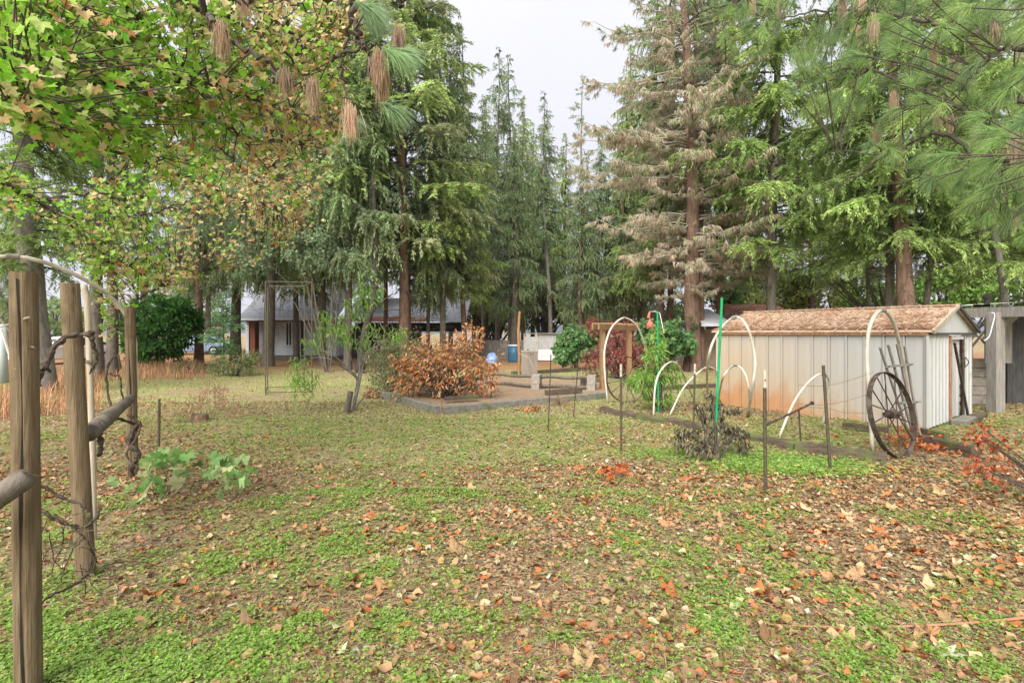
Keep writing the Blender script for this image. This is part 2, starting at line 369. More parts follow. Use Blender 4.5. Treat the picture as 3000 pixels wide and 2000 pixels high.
def conifer(seed, H, z0, Lmax, cols, nbr=110, droop=.25, space=.15, blade=(.10, .036), bare=0, hang=.3, dens=1.0, browntips=None, top=.1, dip=.35):
    """returns foliage, branch builders for a tree of height H with its crown starting at z0"""
    rng = np.random.default_rng(seed)
    fo = MB(); br = MB()
    Tv = np.array([(-.5, 0, 0), (.5, .1, 0.05), (0, 1, 0)]); Tf = np.array([(0, 1, 2)])
    PT = []; PD = []; PS = []; PC = []
    cols = np.array(cols)
    zs = z0 + (H - z0) * (np.arange(nbr) + rng.uniform(0, 1, nbr)) / nbr
    skip = rng.uniform(0, 1, nbr)
    az0 = 0
    for i, z in enumerate(zs):
        f = (z - z0) / (H - z0)
        prof = (min(1, .55 + f * 3.0)) * (1 - f) ** .75 + top * (1 - f)
        L = Lmax * prof * rng.uniform(.55, 1.18)
        if L < .15: L = .15
        az = rng.uniform(0, 6.283)
        e = rng.uniform(-.05, .25) + .55 * f
        n = max(6, int(L / .28))
        t = np.linspace(0, 1, n)
        dd = droop * rng.uniform(.5, 1.6)
        sx = t * L; szz = z + L * (e * t - (dd + e * .5) * t ** 2 + .22 * dd * t ** 3)
        wob = rng.uniform(-.12, .12) * L * t ** 2
        ca, sa = math.cos(az), math.sin(az)
        pts = np.stack([sx * ca - wob * sa, sx * sa + wob * ca, szz], 1)
        br.tube(pts, list(np.linspace(max(.012, .012 * L + .006), .004, n)), 4, cap=False)
        cb = cols[rng.integers(len(cols))] * rng.uniform(.75, 1.25)
        # branchlets
        nb = max(3, int(L / space))
        tb = np.linspace(.12 if f > .3 else .25, .98, nb) + rng.uniform(-.02, .02, nb)
        for j, tt in enumerate(tb):
            tt = min(max(tt, 0), 1)
            if rng.uniform() > dens: continue
            base = np.array([np.interp(tt, t, pts[:, q]) for q in range(3)])
            side = 1 if j % 2 else -1
            a2 = az + side * rng.uniform(.35, 1.5)
            bl = min(.95, .16 + .42 * L * (1 - tt) + .12 * L * tt * .6) * rng.uniform(.6, 1.2)
            m = max(4, int(bl / .026))
            u = (np.arange(m) + .5) / m
            hg = hang * rng.uniform(.4, 1.9)
            hk = 1.0
            if rng.uniform() < .32: hk = rng.uniform(.25, .7); hg = hg * 1.3 + rng.uniform(.2, .7); bl *= rng.uniform(.7, 1.1)
            dirv = np.array([math.cos(a2) * hk, math.sin(a2) * hk, rng.uniform(-.1, .18)])
            q = base + u[:, None] * bl * dirv - np.array([0, 0, 1]) * (hg * bl * u[:, None] ** 1.5)
            # two blades each side
            for s2 in (-1, 1):
                aa = a2 + s2 * rng.uniform(.45, .9, m)
                D = np.stack([np.cos(aa), np.sin(aa), -hg * 1.1 * u - rng.uniform(0, .45, m)], 1)
                PT.append(q + rng.normal(0, .026, q.shape)); PD.append(D)
                PS.append(rng.uniform(.7, 1.35, m) * (1.1 - .35 * u))
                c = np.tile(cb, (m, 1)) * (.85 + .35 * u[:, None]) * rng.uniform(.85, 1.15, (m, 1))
                if browntips is not None:
                    k = rng.uniform(0, 1, m) < browntips[1]
                    c[k] = np.array(browntips[0]) * rng.uniform(.7, 1.2, (k.sum(), 1))
                PC.append(c)
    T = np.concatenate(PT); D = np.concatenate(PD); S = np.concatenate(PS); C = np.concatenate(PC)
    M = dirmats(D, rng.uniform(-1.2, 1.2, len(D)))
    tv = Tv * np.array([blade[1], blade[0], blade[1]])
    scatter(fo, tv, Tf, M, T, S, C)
    # dead stubs below the crown
    for i in range(bare):
        z = rng.uniform(1.8, z0 + 2.5); az = rng.uniform(0, 6.283); L = rng.uniform(.4, 1.9)
        t = np.linspace(0, 1, 5); k = rng.uniform(-.35, .15)
        pts = np.stack([t*L*math.cos(az), t*L*math.sin(az), z + L*(k*t - .15*t*t)], 1); pts[1:] += rng.normal(0, .03, (4, 3))
        br.tube(pts, [.014, .011, .008, .006, .003], 4, cap=False)
        for q in range(4):
            p = pts[rng.integers(1, 5)]; d = rng.normal(0, .25, 3); br.tube([p, p + d * .5, p + d + [0, 0, -.1]], [.005, .004, .002], 3, cap=False)
    return fo, br

def tassel_pine(seed, H, z0, Lmax, nbr=70):
    """long needled pine, dying from below: brown hanging tufts low down, green tufts higher up"""
    rng = np.random.default_rng(seed); fo = MB(); br = MB()
    Tv = np.array([(-.5, 0, 0), (.5, 0, 0), (0, 1, 0)]); Tf = np.array([(0, 1, 2)])
    T = []; D = []; S = []; C = []
    for i in range(nbr):
        z = z0 + (H - z0) * (i + rng.uniform()) / nbr; f = (z - z0) / (H - z0)
        L = Lmax * (min(1, .6 + 1.8 * f)) * (1 - f * .8) * rng.uniform(.6, 1.15)
        az = rng.uniform(0, 6.283); n = 9; t = np.linspace(0, 1, n)
        up = rng.uniform(-.35, .25) + f * .5
        pts = np.stack([t*L*math.cos(az), t*L*math.sin(az), z + L*(up*t*.6 - .32*t**2 + .34*t**4)], 1)
        pts[1:] += rng.normal(0, .05, (n - 1, 3))
        br.tube(pts, list(np.linspace(.016 + .009 * L, .008, n)), 5, cap=False)
        sub = []
        for k in range(int(L * 4.6)):
            tt = rng.uniform(.15, 1); p = np.array([np.interp(tt, t, pts[:, q]) for q in range(3)])
            a2 = az + rng.choice([-1, 1]) * rng.uniform(.3, 1.1); l2 = rng.uniform(.3, 1.0) * (1.1 - .5 * tt)
            e = np.array([math.cos(a2), math.sin(a2), rng.uniform(-.5, .35)]) * l2
            mid = p + e * .5 + [0, 0, -.04]
            br.tube([p, mid, p + e], [.008, .006, .004], 3, cap=False)
            sub += [(mid, e), (p + e, e), (p + e * .75, e)]
        gprob = np.clip((f - .38) * 2.4, .05, .85)
        for p, e in sub:
            g = rng.uniform() < gprob; m = 15
            d = e / np.linalg.norm(e)
            spread = .8 if g else .55
            dd = d[None, :] * (.55 if g else .25) + rng.normal(0, spread * .55, (m, 3)) + np.array([0, 0, -.25 if g else -1.05])
            T.append(np.tile(p, (m, 1)) - rng.uniform(0, .45, (m, 1)) * e); D.append(dd); S.append(rng.uniform(.13, .24, m) * (1.0 if g else 1.25))
            if g: c = pick(rng, [(.28, .38, .16), (.23, .32, .15), (.34, .42, .18)], 1)
            else: c = pick(rng, [(.54, .45, .33), (.58, .50, .38), (.48, .38, .27), (.44, .45, .27)], 1)
            C.append(np.tile(c, (m, 1)) * rng.uniform(.8, 1.2, (m, 1)))
    T = np.concatenate(T); D = np.concatenate(D); S = np.concatenate(S); C = np.concatenate(C)
    scatter(fo, Tv * np.array([.13, 1, 1]), Tf, dirmats(D, rng.uniform(0, 3, len(D))), T, S, C)
    return fo, br

GR1 = [(.33,.44,.14), (.27,.39,.12), (.39,.50,.18), (.36,.40,.21)]
GR2 = [(.25,.35,.16), (.22,.32,.145), (.31,.40,.19)]
GR3 = [(.28,.40,.17), (.32,.42,.19), (.25,.35,.17)]
GR4 = [(.29,.40,.12), (.34,.46,.14), (.24,.35,.10)]
PROTO = {}
def proto(key, kind, *a, **k):
    fo, br = (conifer if kind == 'fir' else tassel_pine)(*a, **k)
    fm = fo.mesh('foliage_' + key); fm.materials.append(M_NEEDLE)
    bm_ = br.mesh('branches_' + key); bm_.materials.append(M_PALEBR if kind == 'pine' else M_BRANCH)
    print('PROTO', key, len(fm.polygons), len(bm_.polygons)); H = a[1]; PROTO[key] = (fm, bm_, H)
proto('broad', 'fir', 1, 24, 4.8, 3.6, GR1, nbr=165, droop=.36, bare=26, hang=.75, browntips=((.27,.20,.13), .10), space=.12, blade=(.15, .05))
proto('hanging', 'fir', 2, 22, 4.6, 3.1, GR3, nbr=150, droop=.42, bare=30, hang=1.1, browntips=((.25,.19,.13), .2), space=.12, blade=(.15, .048))
proto('slim', 'fir', 3, 20, 5.4, 2.3, GR2, nbr=115, droop=.3, bare=36, hang=.7, browntips=((.25,.18,.12), .16), dens=.9, space=.12, blade=(.14, .048))
proto('bright', 'fir', 4, 21, 4.6, 3.6, GR4, nbr=125, droop=.28, bare=34, hang=.6, dens=.95, space=.12, browntips=((.23,.18,.11), .06), blade=(.14, .046))
proto('spire', 'fir', 5, 22, 5.0, 2.9, GR2, nbr=105, droop=.3, bare=20, hang=.7, dens=.85, top=.05, space=.12, browntips=((.28,.21,.14), .14), blade=(.15, .05))
proto('pine', 'pine', 6, 23, 4.2, 4.7, nbr=150)
proto('toppine', 'pine', 7, 22, 9.0, 2.2, nbr=44)

BARKS = {'b': M_BARK, 'r': M_BARKR, 'g': M_BARKG}
def tree(name, label, x, d, r, key, H, bark='b', lean=0, leany=0, seed=0, group='tall conifers behind the garden', crown_rot=None, trunkH=None, width=1.0, yoff=0):
    rng = np.random.default_rng(1000 + seed)
    p = PX(x, d)
    t = thing(name, label, 'tree', (p[0], p[1], 0), group)
    t.rotation_euler = (R(leany), R(lean), 0)
    tb = trunk_mb(rng, trunkH or H, r, bend=.10 if r > .15 else .16)
    me = tb.mesh('trunk', smooth=True)
    link('trunk', me, BARKS[bark], t)
    if key:
        fm, bm_, H0 = PROTO[key]; s = H / H0; a = crown_rot if crown_rot is not None else rng.uniform(0, 6.283)
        for nm, mm in (('crown', fm), ('branches', bm_)):
            o = link(nm, mm, None, t)
            if nm == 'branches': o['kind'] = 'stuff'
            o.rotation_euler = (0, 0, a); o.scale = (s * width, s * width, s)
    return t
seed = 0
TL = [
 # name, label, x, depth, r, proto, H, bark, lean, leany
 ('fir_tree', 'pale leaning trunk at the far left edge behind the tallest fence post', 122, 13.5, .30, 'bright', 15, 'g', -3.2, 0),
 ('fir_tree', 'fir with rough brown trunk just left of the rusted pole of the white hoop', 283, 18, .21, 'slim', 17, 'b', 0, 0),
 ('fir_tree', 'fir trunk rising from tall brown grass just right of a similar trunk', 327, 19.5, .19, 'slim', 18, 'b', 1, 0),
 ('fir_tree', 'fir with reddish slim trunk standing in front of the parked blue car', 582, 26, .20, 'hanging', 19, 'r', -.5, 0),
 ('fir_tree', 'straight fir at the left corner of the white house', 690, 27.5, .27, 'broad', 23, 'b', -.6, 0),
 ('fir_tree', 'mossy thick fir trunk before the house porch, behind the tall metal frame', 786, 24.3, .25, 'hanging', 21, 'b', .4, 0),
 ('fir_tree', 'thin fir beside the white porch window', 868, 28, .16, 'hanging', 18, 'b', 0, 0),
 ('fir_tree', 'dark mossy fir trunk in front of the house right of the metal frame', 945, 25.2, .18, 'broad', 20, 'b', -1, 0),
 ('fir_tree', 'fir trunk behind the leafy peach sapling at the corner of the house', 1018, 22, .16, 'hanging', 22, 'b', 0, 0),
 ('fir_tree', 'slim fir trunk before the grey shingle roof near the dark curved tree', 1128, 27, .12, 'slim', 18, 'r', -.8, 0),
 ('fir_tree', 'tallest fir left of the sky gap, dark reddish trunk before the rusty lean-to roof', 1183, 23.5, .235, 'broad', 28, 'r', -.3, 0),
 ('fir_tree', 'very thin fir trunk close against the dark reddish one', 1199, 24.6, .08, 'slim', 14, 'b', 0, 0),
 ('fir_tree', 'thin fir before the middle of the grey shingle roof', 1253, 27, .10, 'hanging', 15, 'g', 0, 0),
 ('fir_tree', 'fir with pale brown trunk near the right end of the grey roof', 1299, 25.5, .16, 'hanging', 19, 'b', -.5, 0),
 ('fir_tree', 'fir trunk at the right end of the house roof above the orange bush', 1362, 27, .15, 'broad', 18, 'r', -1, 0),
 ('fir_tree', 'thinnest grey trunk right of the orange bush', 1413, 31, .08, 'slim', 16, 'g', 0, 0),
 ('fir_tree', 'spire-topped fir left of the pair under the sky gap', 1456, 34, .17, 'spire', 20.6, 'g', .2, 0),
 ('fir_tree', 'stout grey brown trunk just left of the orange wooden pole', 1507, 31, .25, 'hanging', 14, 'b', 0, 0),
 ('fir_tree', 'spire-topped fir, taller one of the pair under the sky gap', 1496, 37, .19, 'spire', 21.8, 'g', -.3, 0),
 ('fir_tree', 'pale thin leaning fir above the grey metal screen', 1613, 33, .15, 'spire', 17.2, 'g', -1.6, 0),
 ('fir_tree', 'reddish thin trunk over the green bush left of the cedar arbor', 1703, 31, .13, 'hanging', 12, 'r', 0, 0),
 ('fir_tree', 'thin grey trunk directly behind the left arbor post', 1722, 34, .10, 'slim', 13.5, 'g', 0, 0),
 ('pine_tree', 'lone pine with a bare stem and tufted top against the sky gap', 1712, 36, .17, 'toppine', 19.8, 'g', -.5, 0),
 ('fir_tree', 'grey trunk above the beam of the cedar arbor', 1762, 32, .15, 'hanging', 14.5, 'g', 0, 0),
 ('fir_tree', 'dark slim trunk seen through the white hoop by the arbor', 1830, 32, .14, 'broad', 17, 'r', 0, 0),
 ('fir_tree', 'dark crooked trunk just left of the red bird feeder', 1868, 34, .16, 'hanging', 18, 'b', 3, 0),
 ('fir_tree', 'left trunk of the brown twin trunks behind the vine-covered fence', 1936, 27, .19, 'broad', 21, 'r', -.8, 0),
 ('fir_tree', 'right trunk of the brown twin trunks behind the vine-covered fence', 1959, 27.3, .17, 'slim', 22, 'r', .3, 0),
 ('pine_tree', 'big reddish pine with brown dying needles left of the metal shed', 2032, 21.5, .34, 'pine', 23, 'r', -1.2, 0),
 ('pine_tree', 'second reddish stem growing tight beside the big dying pine', 2052, 21.8, .20, 'pine', 18, 'r', -.6, 0),
 ('fir_tree', 'straight reddish fir trunk behind the left end of the shed roof', 2108, 24, .19, 'hanging', 22, 'r', 0, 0),
 ('fir_tree', 'tall bare dark trunk rising behind the middle of the shed roof', 2262, 19, .19, 'bright', 21, 'b', .6, 0),
 ('fir_tree', 'thin pale grey trunk behind the shed near the top of the tall hoop', 2556, 20, .09, 'slim', 14, 'g', -2.5, 0),
 ('fir_tree', 'dark straight fir between a thin grey trunk and a stout red one', 2608, 16.5, .14, 'bright', 19, 'b', 0, 0),
 ('pine_tree', 'stout red leaning pine trunk behind the shed gable', 2672, 15.5, .25, 'bright', 18, 'r', -4, 0),
 ('fir_tree', 'thin crooked fir leaning right against the stout red trunk', 2688, 15.8, .09, 'slim', 13, 'b', 6, 0),
 ('fir_tree', 'pale thin trunk leaning left above the weathered shelter beam', 2962, 14.5, .10, 'bright', 15, 'g', -5.5, 0),
 # masses behind
 ('fir_tree', 'background fir glimpsed between the house and the great fir', 1065, 37, .2, 'broad', 22, 'b', 0, 0),
 ('fir_tree', 'background fir rising over the roof ridge of the white house', 820, 40, .2, 'broad', 25, 'b', 0, 0),
 ('fir_tree', 'background fir behind the left house corner', 610, 40, .2, 'broad', 24, 'b', 0, 0),
 ('fir_tree', 'background fir far left behind the maple leaves', 420, 36, .2, 'bright', 23, 'b', 0, 0),
 ('fir_tree', 'background fir filling the gap below the twin spires', 1390, 40, .2, 'broad', 17, 'b', 0, 0),
 ('fir_tree', 'low background fir right of the orange pole', 1655, 42, .2, 'broad', 18, 'b', 0, 0),
 ('fir_tree', 'background fir between the two left spires and the leaning pale fir', 1560, 46, .2, 'broad', 20, 'b', 0, 0),
 ('fir_tree', 'background fir seen left of the grey spire pair', 1320, 44, .2, 'broad', 22, 'b', 0, 0),
 ('fir_tree', 'background fir just behind the left spire of the pair', 1425, 42, .2, 'hanging', 21, 'b', 0, 0),
 ('fir_tree', 'background fir just right of the right spire of the pair', 1532, 44, .2, 'broad', 22, 'b', 0, 0),
 ('fir_tree', 'background fir behind the leaning pale fir under the sky gap', 1600, 47, .2, 'hanging', 21, 'b', 0, 0),
 ('fir_tree', 'background fir between the lone tufted pine and the dying pine', 1850, 38, .2, 'broad', 23, 'b', 0, 0),
 ('fir_tree', 'background fir right of the dying pine', 2150, 36, .2, 'hanging', 24, 'b', 0, 0),
 ('fir_tree', 'background fir over the middle of the shed roof, furthest back', 2380, 32, .2, 'bright', 22, 'b', 0, 0),
 ('fir_tree', 'background fir left of the straight dark trunk at right', 2500, 27, .2, 'broad', 20, 'b', 0, 0),
 ('fir_tree', 'dense background fir above the right edge of the shelter', 2830, 22, .2, 'broad', 19, 'b', 0, 0),
 ('fir_tree', 'fir at the far left border beyond the white car', -260, 17, .22, 'broad', 19, 'b', 0, 0),
 ('fir_tree', 'fir standing well left of the fence posts', -620, 15, .22, 'slim', 18, 'b', 0, 0),
 ('fir_tree', 'background fir behind the far left pale trunk', 30, 34, .2, 'hanging', 13, 'b', 0, 0),
 ('fir_tree', 'dense background fir at the right edge of view', 3060, 20, .2, 'bright', 18, 'b', 0, 0),
]
for i, (nm, lb, x, d, r, key, H, bk, ln, lny) in enumerate(TL):
    tree(nm, lb, x, d, r, key, H, bk, ln, lny, seed=i, width=1.28 if x in (1183, 2032) else 1.0)
# ---------------------------------------------------------------- white house at left
M_SIDING = pmat('house_siding', (.50,.51,.53), (.62,.63,.65), 3, rough=.7, bump=.05)
M_SHINGLE = pmat('grey_shingle', (.20,.205,.225), (.31,.315,.345), 9, (1, 1, 1), .9, .5, c3=(.20,.15,.12), s3=1.1, t3=.72)
M_TRIM = pmat('white_trim', (.66,.66,.66), (.76,.76,.75), 4, rough=.6, bump=0)
M_GLASS = pmat('window_glass', (.02,.025,.03), (.05,.055,.06), 2, rough=.08, bump=0, spec=.6)
M_CEDARP = pmat('cedar_siding', (.15,.055,.03), (.24,.09,.045), 6, (6, 6, 1), .8, .2)
M_DARKW = pmat('dark_board', (.035,.033,.032), (.085,.08,.075), 5, (7, 7, .8), .9, .3)
M_RROOF = pmat('rusty_sheet_roof', (.18,.07,.04), (.36,.16,.08), 5, (5, 1, 1), .8, .2, c3=(.30,.27,.25), s3=1.4, t3=.52)
M_GREYB = pmat('grey_board', (.17,.155,.135), (.31,.285,.25), 5, (7, 7, .7), .9, .4)

def courses(mb, a, b, z0, z1, step, proud, nrm, slope=(0, 0), c_=None):
    """lapped courses between plan points a and b from z0 to z1; slope = plan offset of the top edge"""
    a = Vector(a[:2]); b = Vector(b[:2]); nv = Vector(nrm); n = max(1, int(round((z1 - z0) / step)))
    sl_ = Vector(slope)
    for i in range(n):
        f0 = i / n; f1 = (i + 1) / n; za = z0 + (z1 - z0) * f0; zb = z0 + (z1 - z0) * f1
        lo = nv * proud; o0 = sl_ * f0; o1 = sl_ * f1
        p = [(*(a + o0 + lo), za), (*(b + o0 + lo), za), (*(b + o1), zb), (*(a + o1), zb), (*(a + o0), za), (*(b + o0), za)]
        mb.add(p, [(0, 1, 2, 3), (4, 5, 1, 0)], c_)
hs_ = thing('house', 'white single storey house with grey shingle roof among the fir trunks at left', 'house', (-13, 31, 0))
YA = 31.0
def hx(x, Y=YA): return (x - 1500) * Y / F
zt = lambda y, Y: CAM_H + (HY - y) * Y / F
# main wing: porch recess with white lap siding
m = MB(); courses(m, (hx(736), YA + 1.3), (hx(835), YA + 1.3), .18, 2.5, .14, .018, (0, -1)); m.build('siding', M_SIDING, hs_)
m = MB(); courses(m, (hx(858), YA + 1.3), (hx(980), YA + 1.3), .18, 2.5, .14, .018, (0, -1)); m.build('siding', M_SIDING, hs_)
m = MB(); courses(m, (hx(716), YA + .2), (hx(724), YA + .2), .18, 2.4, .14, .018, (0, -1)); m.build('siding', M_SIDING, hs_)
m = MB(); m.box((hx(732), YA + .5, 1.25), (hx(740) - hx(722), .5, 2.45)); m.build('cedar_corner', M_CEDARP, hs_, label='reddish brown corner panel')
m = MB(); m.box((hx(970), YA + .1, 1.25), (hx(1002) - hx(970), .3, 2.5)); m.box((hx(971), YA - .08, 1.25), (.07, .05, 2.5)); m.build('white_wall', M_TRIM, hs_, label='plain white wall end')
m = MB(); m.box(((hx(716) + hx(998)) / 2, YA + 1.3, 1.3), (hx(998) - hx(716), .1, 2.45)); m.build('wall', M_SIDING, hs_)
m = MB(); m.box(((hx(728) + hx(1000)) / 2, YA + .4, .1), (hx(1000) - hx(728), 1.9, .2)); m.build('porch_floor', M_CONC, hs_)
def window(x0, x1, y0, y1, Y, dark=False):
    f = MB(); a, b_, t_, b0 = hx(x0, Y), hx(x1, Y), zt(y0, Y), zt(y1, Y)
    wd = .07
    f.box(((a+b_)/2, Y, t_ - wd/2), (b_-a, .08, wd)); f.box(((a+b_)/2, Y, b0 + wd/2), (b_-a, .08, wd))
    f.box((a+wd/2, Y, (t_+b0)/2), (wd, .078, t_-b0-2*wd)); f.box((b_-wd/2, Y, (t_+b0)/2), (wd, .078, t_-b0-2*wd))
    f.box(((a+b_)/2, Y, (t_+b0)/2), (.05, .06, t_-b0-2*wd))
    o = f.build('window', M_DARKW if dark else M_TRIM, hs_)
    g = MB(); g.box(((a+b_)/2, Y+.03, (t_+b0)/2), (b_-a-.04, .02, t_-b0-.04)); go = g.mesh('pane', hs_.location); oo = link('pane', go, M_GLASS, o)
window(836, 857, 942, 1014, YA + 1.18)
window(955, 968, 948, 1017, YA + 1.18, True)
m = MB(); m.box((hx(861), YA + 1.2, 1.25), (.12, .1, 2.4)); m.build('post', M_DARKW, hs_)
# roof, stepped shingles
m = MB(); courses(m, (hx(706), YA - .5), (hx(996), YA - .5), 2.45, 4.9, .13, .02, (0, -1), (0, 4.2)); m.build('roof', M_SHINGLE, hs_)
m = MB(); m.box(((hx(706) + hx(996)) / 2, YA - .54, 2.40), (hx(996) - hx(706), .08, .12)); m.build('gutter', M_TRIM, hs_)
m = MB(); m.box(((hx(716) + hx(994)) / 2, YA + .1, 2.33), (hx(994) - hx(716), .9, .1)); m.build('porch_beam', M_DARKW, hs_)
m = MB(); m.add([(hx(706), YA-.5, 2.4), (hx(706), YA+3.7, 4.85), (hx(706), YA+7.9, 2.4)], [(0, 1, 2)]); m.box((hx(708), YA + 3.6, 1.2), (.15, 6, 2.4)); m.build('gable', M_SIDING, hs_)
# lower wing and its dark open side
m = MB(); courses(m, (hx(997, 35), 35.0), (hx(1366, 35), 35.0), 2.35, 4.25, .13, .02, (0, -1), (0, 4.0)); m.build('wing_roof', M_SHINGLE, hs_)
m = MB(); m.box(((hx(1215, 35) + hx(1360, 35)) / 2, 35.6, 2.0), (hx(1360, 35) - hx(1215, 35), .3, .62)); m.build('dark_eave', M_DARKW, hs_)
m = MB(); m.box(((hx(1040, 34) + hx(1245, 34)) / 2, 34.85, zt(927, 34) - .05), (hx(1245, 34) - hx(1040, 34), .1, .1)); m.build('gutter', M_TRIM, hs_)
m = MB()
for k in range(24):
    a = hx(1050, 33) + (hx(1250, 33) - hx(1050, 33)) * k / 24; s_ = (hx(1250, 33) - hx(1050, 33)) / 24
    m.add([(a, 33, 2.27), (a + s_ * .5, 33, 2.33), (a + s_, 33, 2.27), (a, 34.7, 2.68), (a + s_ * .5, 34.7, 2.74), (a + s_, 34.7, 2.68)], [(0, 1, 4, 3), (1, 2, 5, 4)])
m.build('lean_to_roof', M_RROOF, hs_, label='rusty corrugated lean-to roof strip')
for k in range(14):
    m = MB(); a = hx(1046, 33.2) + k * .31; m.box((a, 33.2 + .01 * (k % 2), 1.5), (.3, .04, 1.55)); m.build('board', M_DARKW, hs_)
m = MB(); m.box((hx(1150, 33.6), 33.8, .4), (5, .8, .8)); m.build('base_wall', M_GREYB, hs_)
m = MB(); m.box((hx(1025, 33), 33.4, 1.0), (1.1, .2, 2.0)); m.build('grey_wall', M_CONC, hs_)

# ---------------------------------------------------------------- wooden back fence, board by board
bf = thing('board_fence', 'weathered grey board fence across the back behind the orange bush', 'fence', (-1.5, 31.5, 0))
fr = random.Random(5)
xa, xb = hx(1395, 31.5), hx(1545, 31.5)
n = 22
for k in range(n):
    a = xa + (xb - xa) * (k + .5) / n
    m = MB(); h = 1.16 + fr.uniform(-.03, .03); m.box((a, 31.5 + fr.uniform(-.01, .01), h / 2), ((xb - xa) / n - .015, .025, h)); m.build('board', M_GREYB, bf)
m = MB(); m.box(((xa + xb) / 2, 31.55, 1.0), (xb - xa, .05, .09)); m.box(((xa + xb) / 2, 31.55, .3), (xb - xa, .05, .09)); m.build('rail', M_GREYB, bf)
bf2 = thing('board_fence', 'low brown board fence half hidden by vines left of the big dying pine', 'fence', (9, 27.8, 0))
for k in range(26):
    a = hx(1870, 27.8) + k * .2
    m = MB(); m.box((a, 27.8, .55), (.185, .025, 1.1 + fr.uniform(-.02, .02))); m.build('board', M_GREYB, bf2)

# grey metal screen
M_SCREEN = pmat('grey_sheet', (.33,.335,.31), (.44,.44,.41), 3, (3, 3, 1), .6, .1, c3=(.28,.26,.22), s3=2)
gs = thing('metal_screen', 'plain grey green metal utility enclosure behind the wooden pillar', 'enclosure', (hx(1590, 29), 29, 0))
Ys = 29.0
m = MB(); a, b_ = hx(1534, Ys), hx(1576, Ys); m.box(((a + b_) / 2, Ys, zt(1020, Ys) - .0), (b_ - a, .06, 1.3)); m.box((a + .03, Ys - .045, .9), (.05, .03, 1.3)); m.build('front_panel', M_SCREEN, gs)
m = MB(); k0 = hx(1576, Ys) + .03
for k in range(12):
    s_ = (hx(1655, Ys) - k0) / 12; m.box((k0 + s_ * (k + .5), Ys + .05 + .015 * (k % 2), .8), (s_, .03, 1.5))
m.build('corrugated_panel', pmat('corrugated', (.30,.29,.275), (.42,.41,.39), 3, (3, 3, 1), .6, .1), gs)
m = MB(); m.box(((a + hx(1655, Ys)) / 2, Ys, 1.57), (hx(1657, Ys) - a, .2, .05)); m.build('cap', M_GREYB, gs)
m = MB(); m.box((hx(1610, Ys), Ys - .06, .36), (1.3, .03, .62)); m.build('white_sheet', pmat('white_sheet', (.5,.5,.5), (.62,.62,.63), 4, rough=.6, bump=0), gs)

# blue barrel-like bins behind
M_BLUE = pmat('blue_plastic', (.03,.09,.15), (.045,.12,.20), 3, rough=.4, bump=0)
bb = thing('blue_barrel', 'teal blue barrel with white lid against the grey board fence', 'barrel', (hx(1506, 28), 28, 0))
m = MB(); p = bb.location; m.tube([(p.x, p.y, -.02), (p.x, p.y, .08), (p.x, p.y, .45), (p.x, p.y, .9)], [.31, .33, .35, .33], 16); m.build('drum', M_BLUE, bb, smooth=True)
m = MB(); m.tube([(p.x, p.y, .905), (p.x, p.y, .95)], [.35, .34], 16); m.build('lid', M_TRIM, bb)
bt = thing('tarp_bundle', 'light blue tarp bundle on the ground right of the orange bush', 'tarp', (hx(1442, 25), 25, 0))
m = MB(); rg = np.random.default_rng(4); p = bt.location
u, v_ = np.meshgrid(np.linspace(0, 2*np.pi, 14, endpoint=False), np.linspace(.02, np.pi/2 * 1.2, 7)); rr = 1 + rg.uniform(-.16, .16, u.shape)
V = np.stack([p.x + .30*np.sin(v_)*np.cos(u)*rr, p.y + .3*np.sin(v_)*np.sin(u)*rr, .08 + .5*np.cos(v_ * .8)*rr], -1).reshape(-1, 3)
m.add(V, [(i*14+j, i*14+(j+1) % 14, (i+1)*14+(j+1) % 14, (i+1)*14+j) for i in range(6) for j in range(14)])
m.build('sheet', pmat('blue_tarp', (.12,.20,.38), (.22,.32,.50), 5, rough=.5, bump=.1), bt, smooth=True)
m = MB(); m.tube([(p.x - .3, p.y - .1, .3), (p.x, p.y - .33, .34), (p.x + .3, p.y - .1, .3)], .015, 5); m.build('rope', M_TRIM, bt)

# ---------------------------------------------------------------- pillar with small holes
pl = thing('wooden_pillar', 'square brown grey pillar with capped top and three small holes', 'pillar', (hx(1551, 19), 19, 0))
px, py = pl.location.x, 19.0
m = MB(); m.box((px, py, .44), (.44, .44, .92), rz=.5); m.build('shaft', pmat('pillar_wood', (.20,.165,.135), (.33,.28,.235), 6, (6, 6, .7), .85, .2), pl)
m = MB(); m.box((px, py, .925), (.47, .47, .05), rz=.5); m.build('cap', M_WHITEW, pl)
for k in range(3):
    m = MB(); m.tube([(px + .02 + k * .055, py - .27, .83 ), (px + .02 + k * .055, py - .245, .83)], .014, 8); m.build('hole', M_CRACK, pl)
m = MB(); m.box((px - .06, py, .965), (.1, .05, .03)); m.build('knob', M_DARKW, pl)
po = thing('orange_pole', 'tall rough orange brown wooden pole left of the capped pillar', 'pole', (hx(1520, 17.8), 17.8, 0))
m = MB(); q = po.location; m.tube([(q.x, q.y, -.1), (q.x + .01, q.y, .8), (q.x - .02, q.y, 1.6), (q.x + .03, q.y, 2.35)], [.055, .05, .05, .04], 8, rough=.1, rng=rg); m.build('pole', pmat('orange_wood', (.20,.10,.045), (.36,.19,.09), 6, (6, 6, 1), .9, .3), po)
m = MB(); m.tube([(q.x, q.y - .04, .9), (q.x + .35, q.y - .1, .75), (q.x + .5, q.y, .4)], .006, 4); m.build('wire', M_PVC, po)

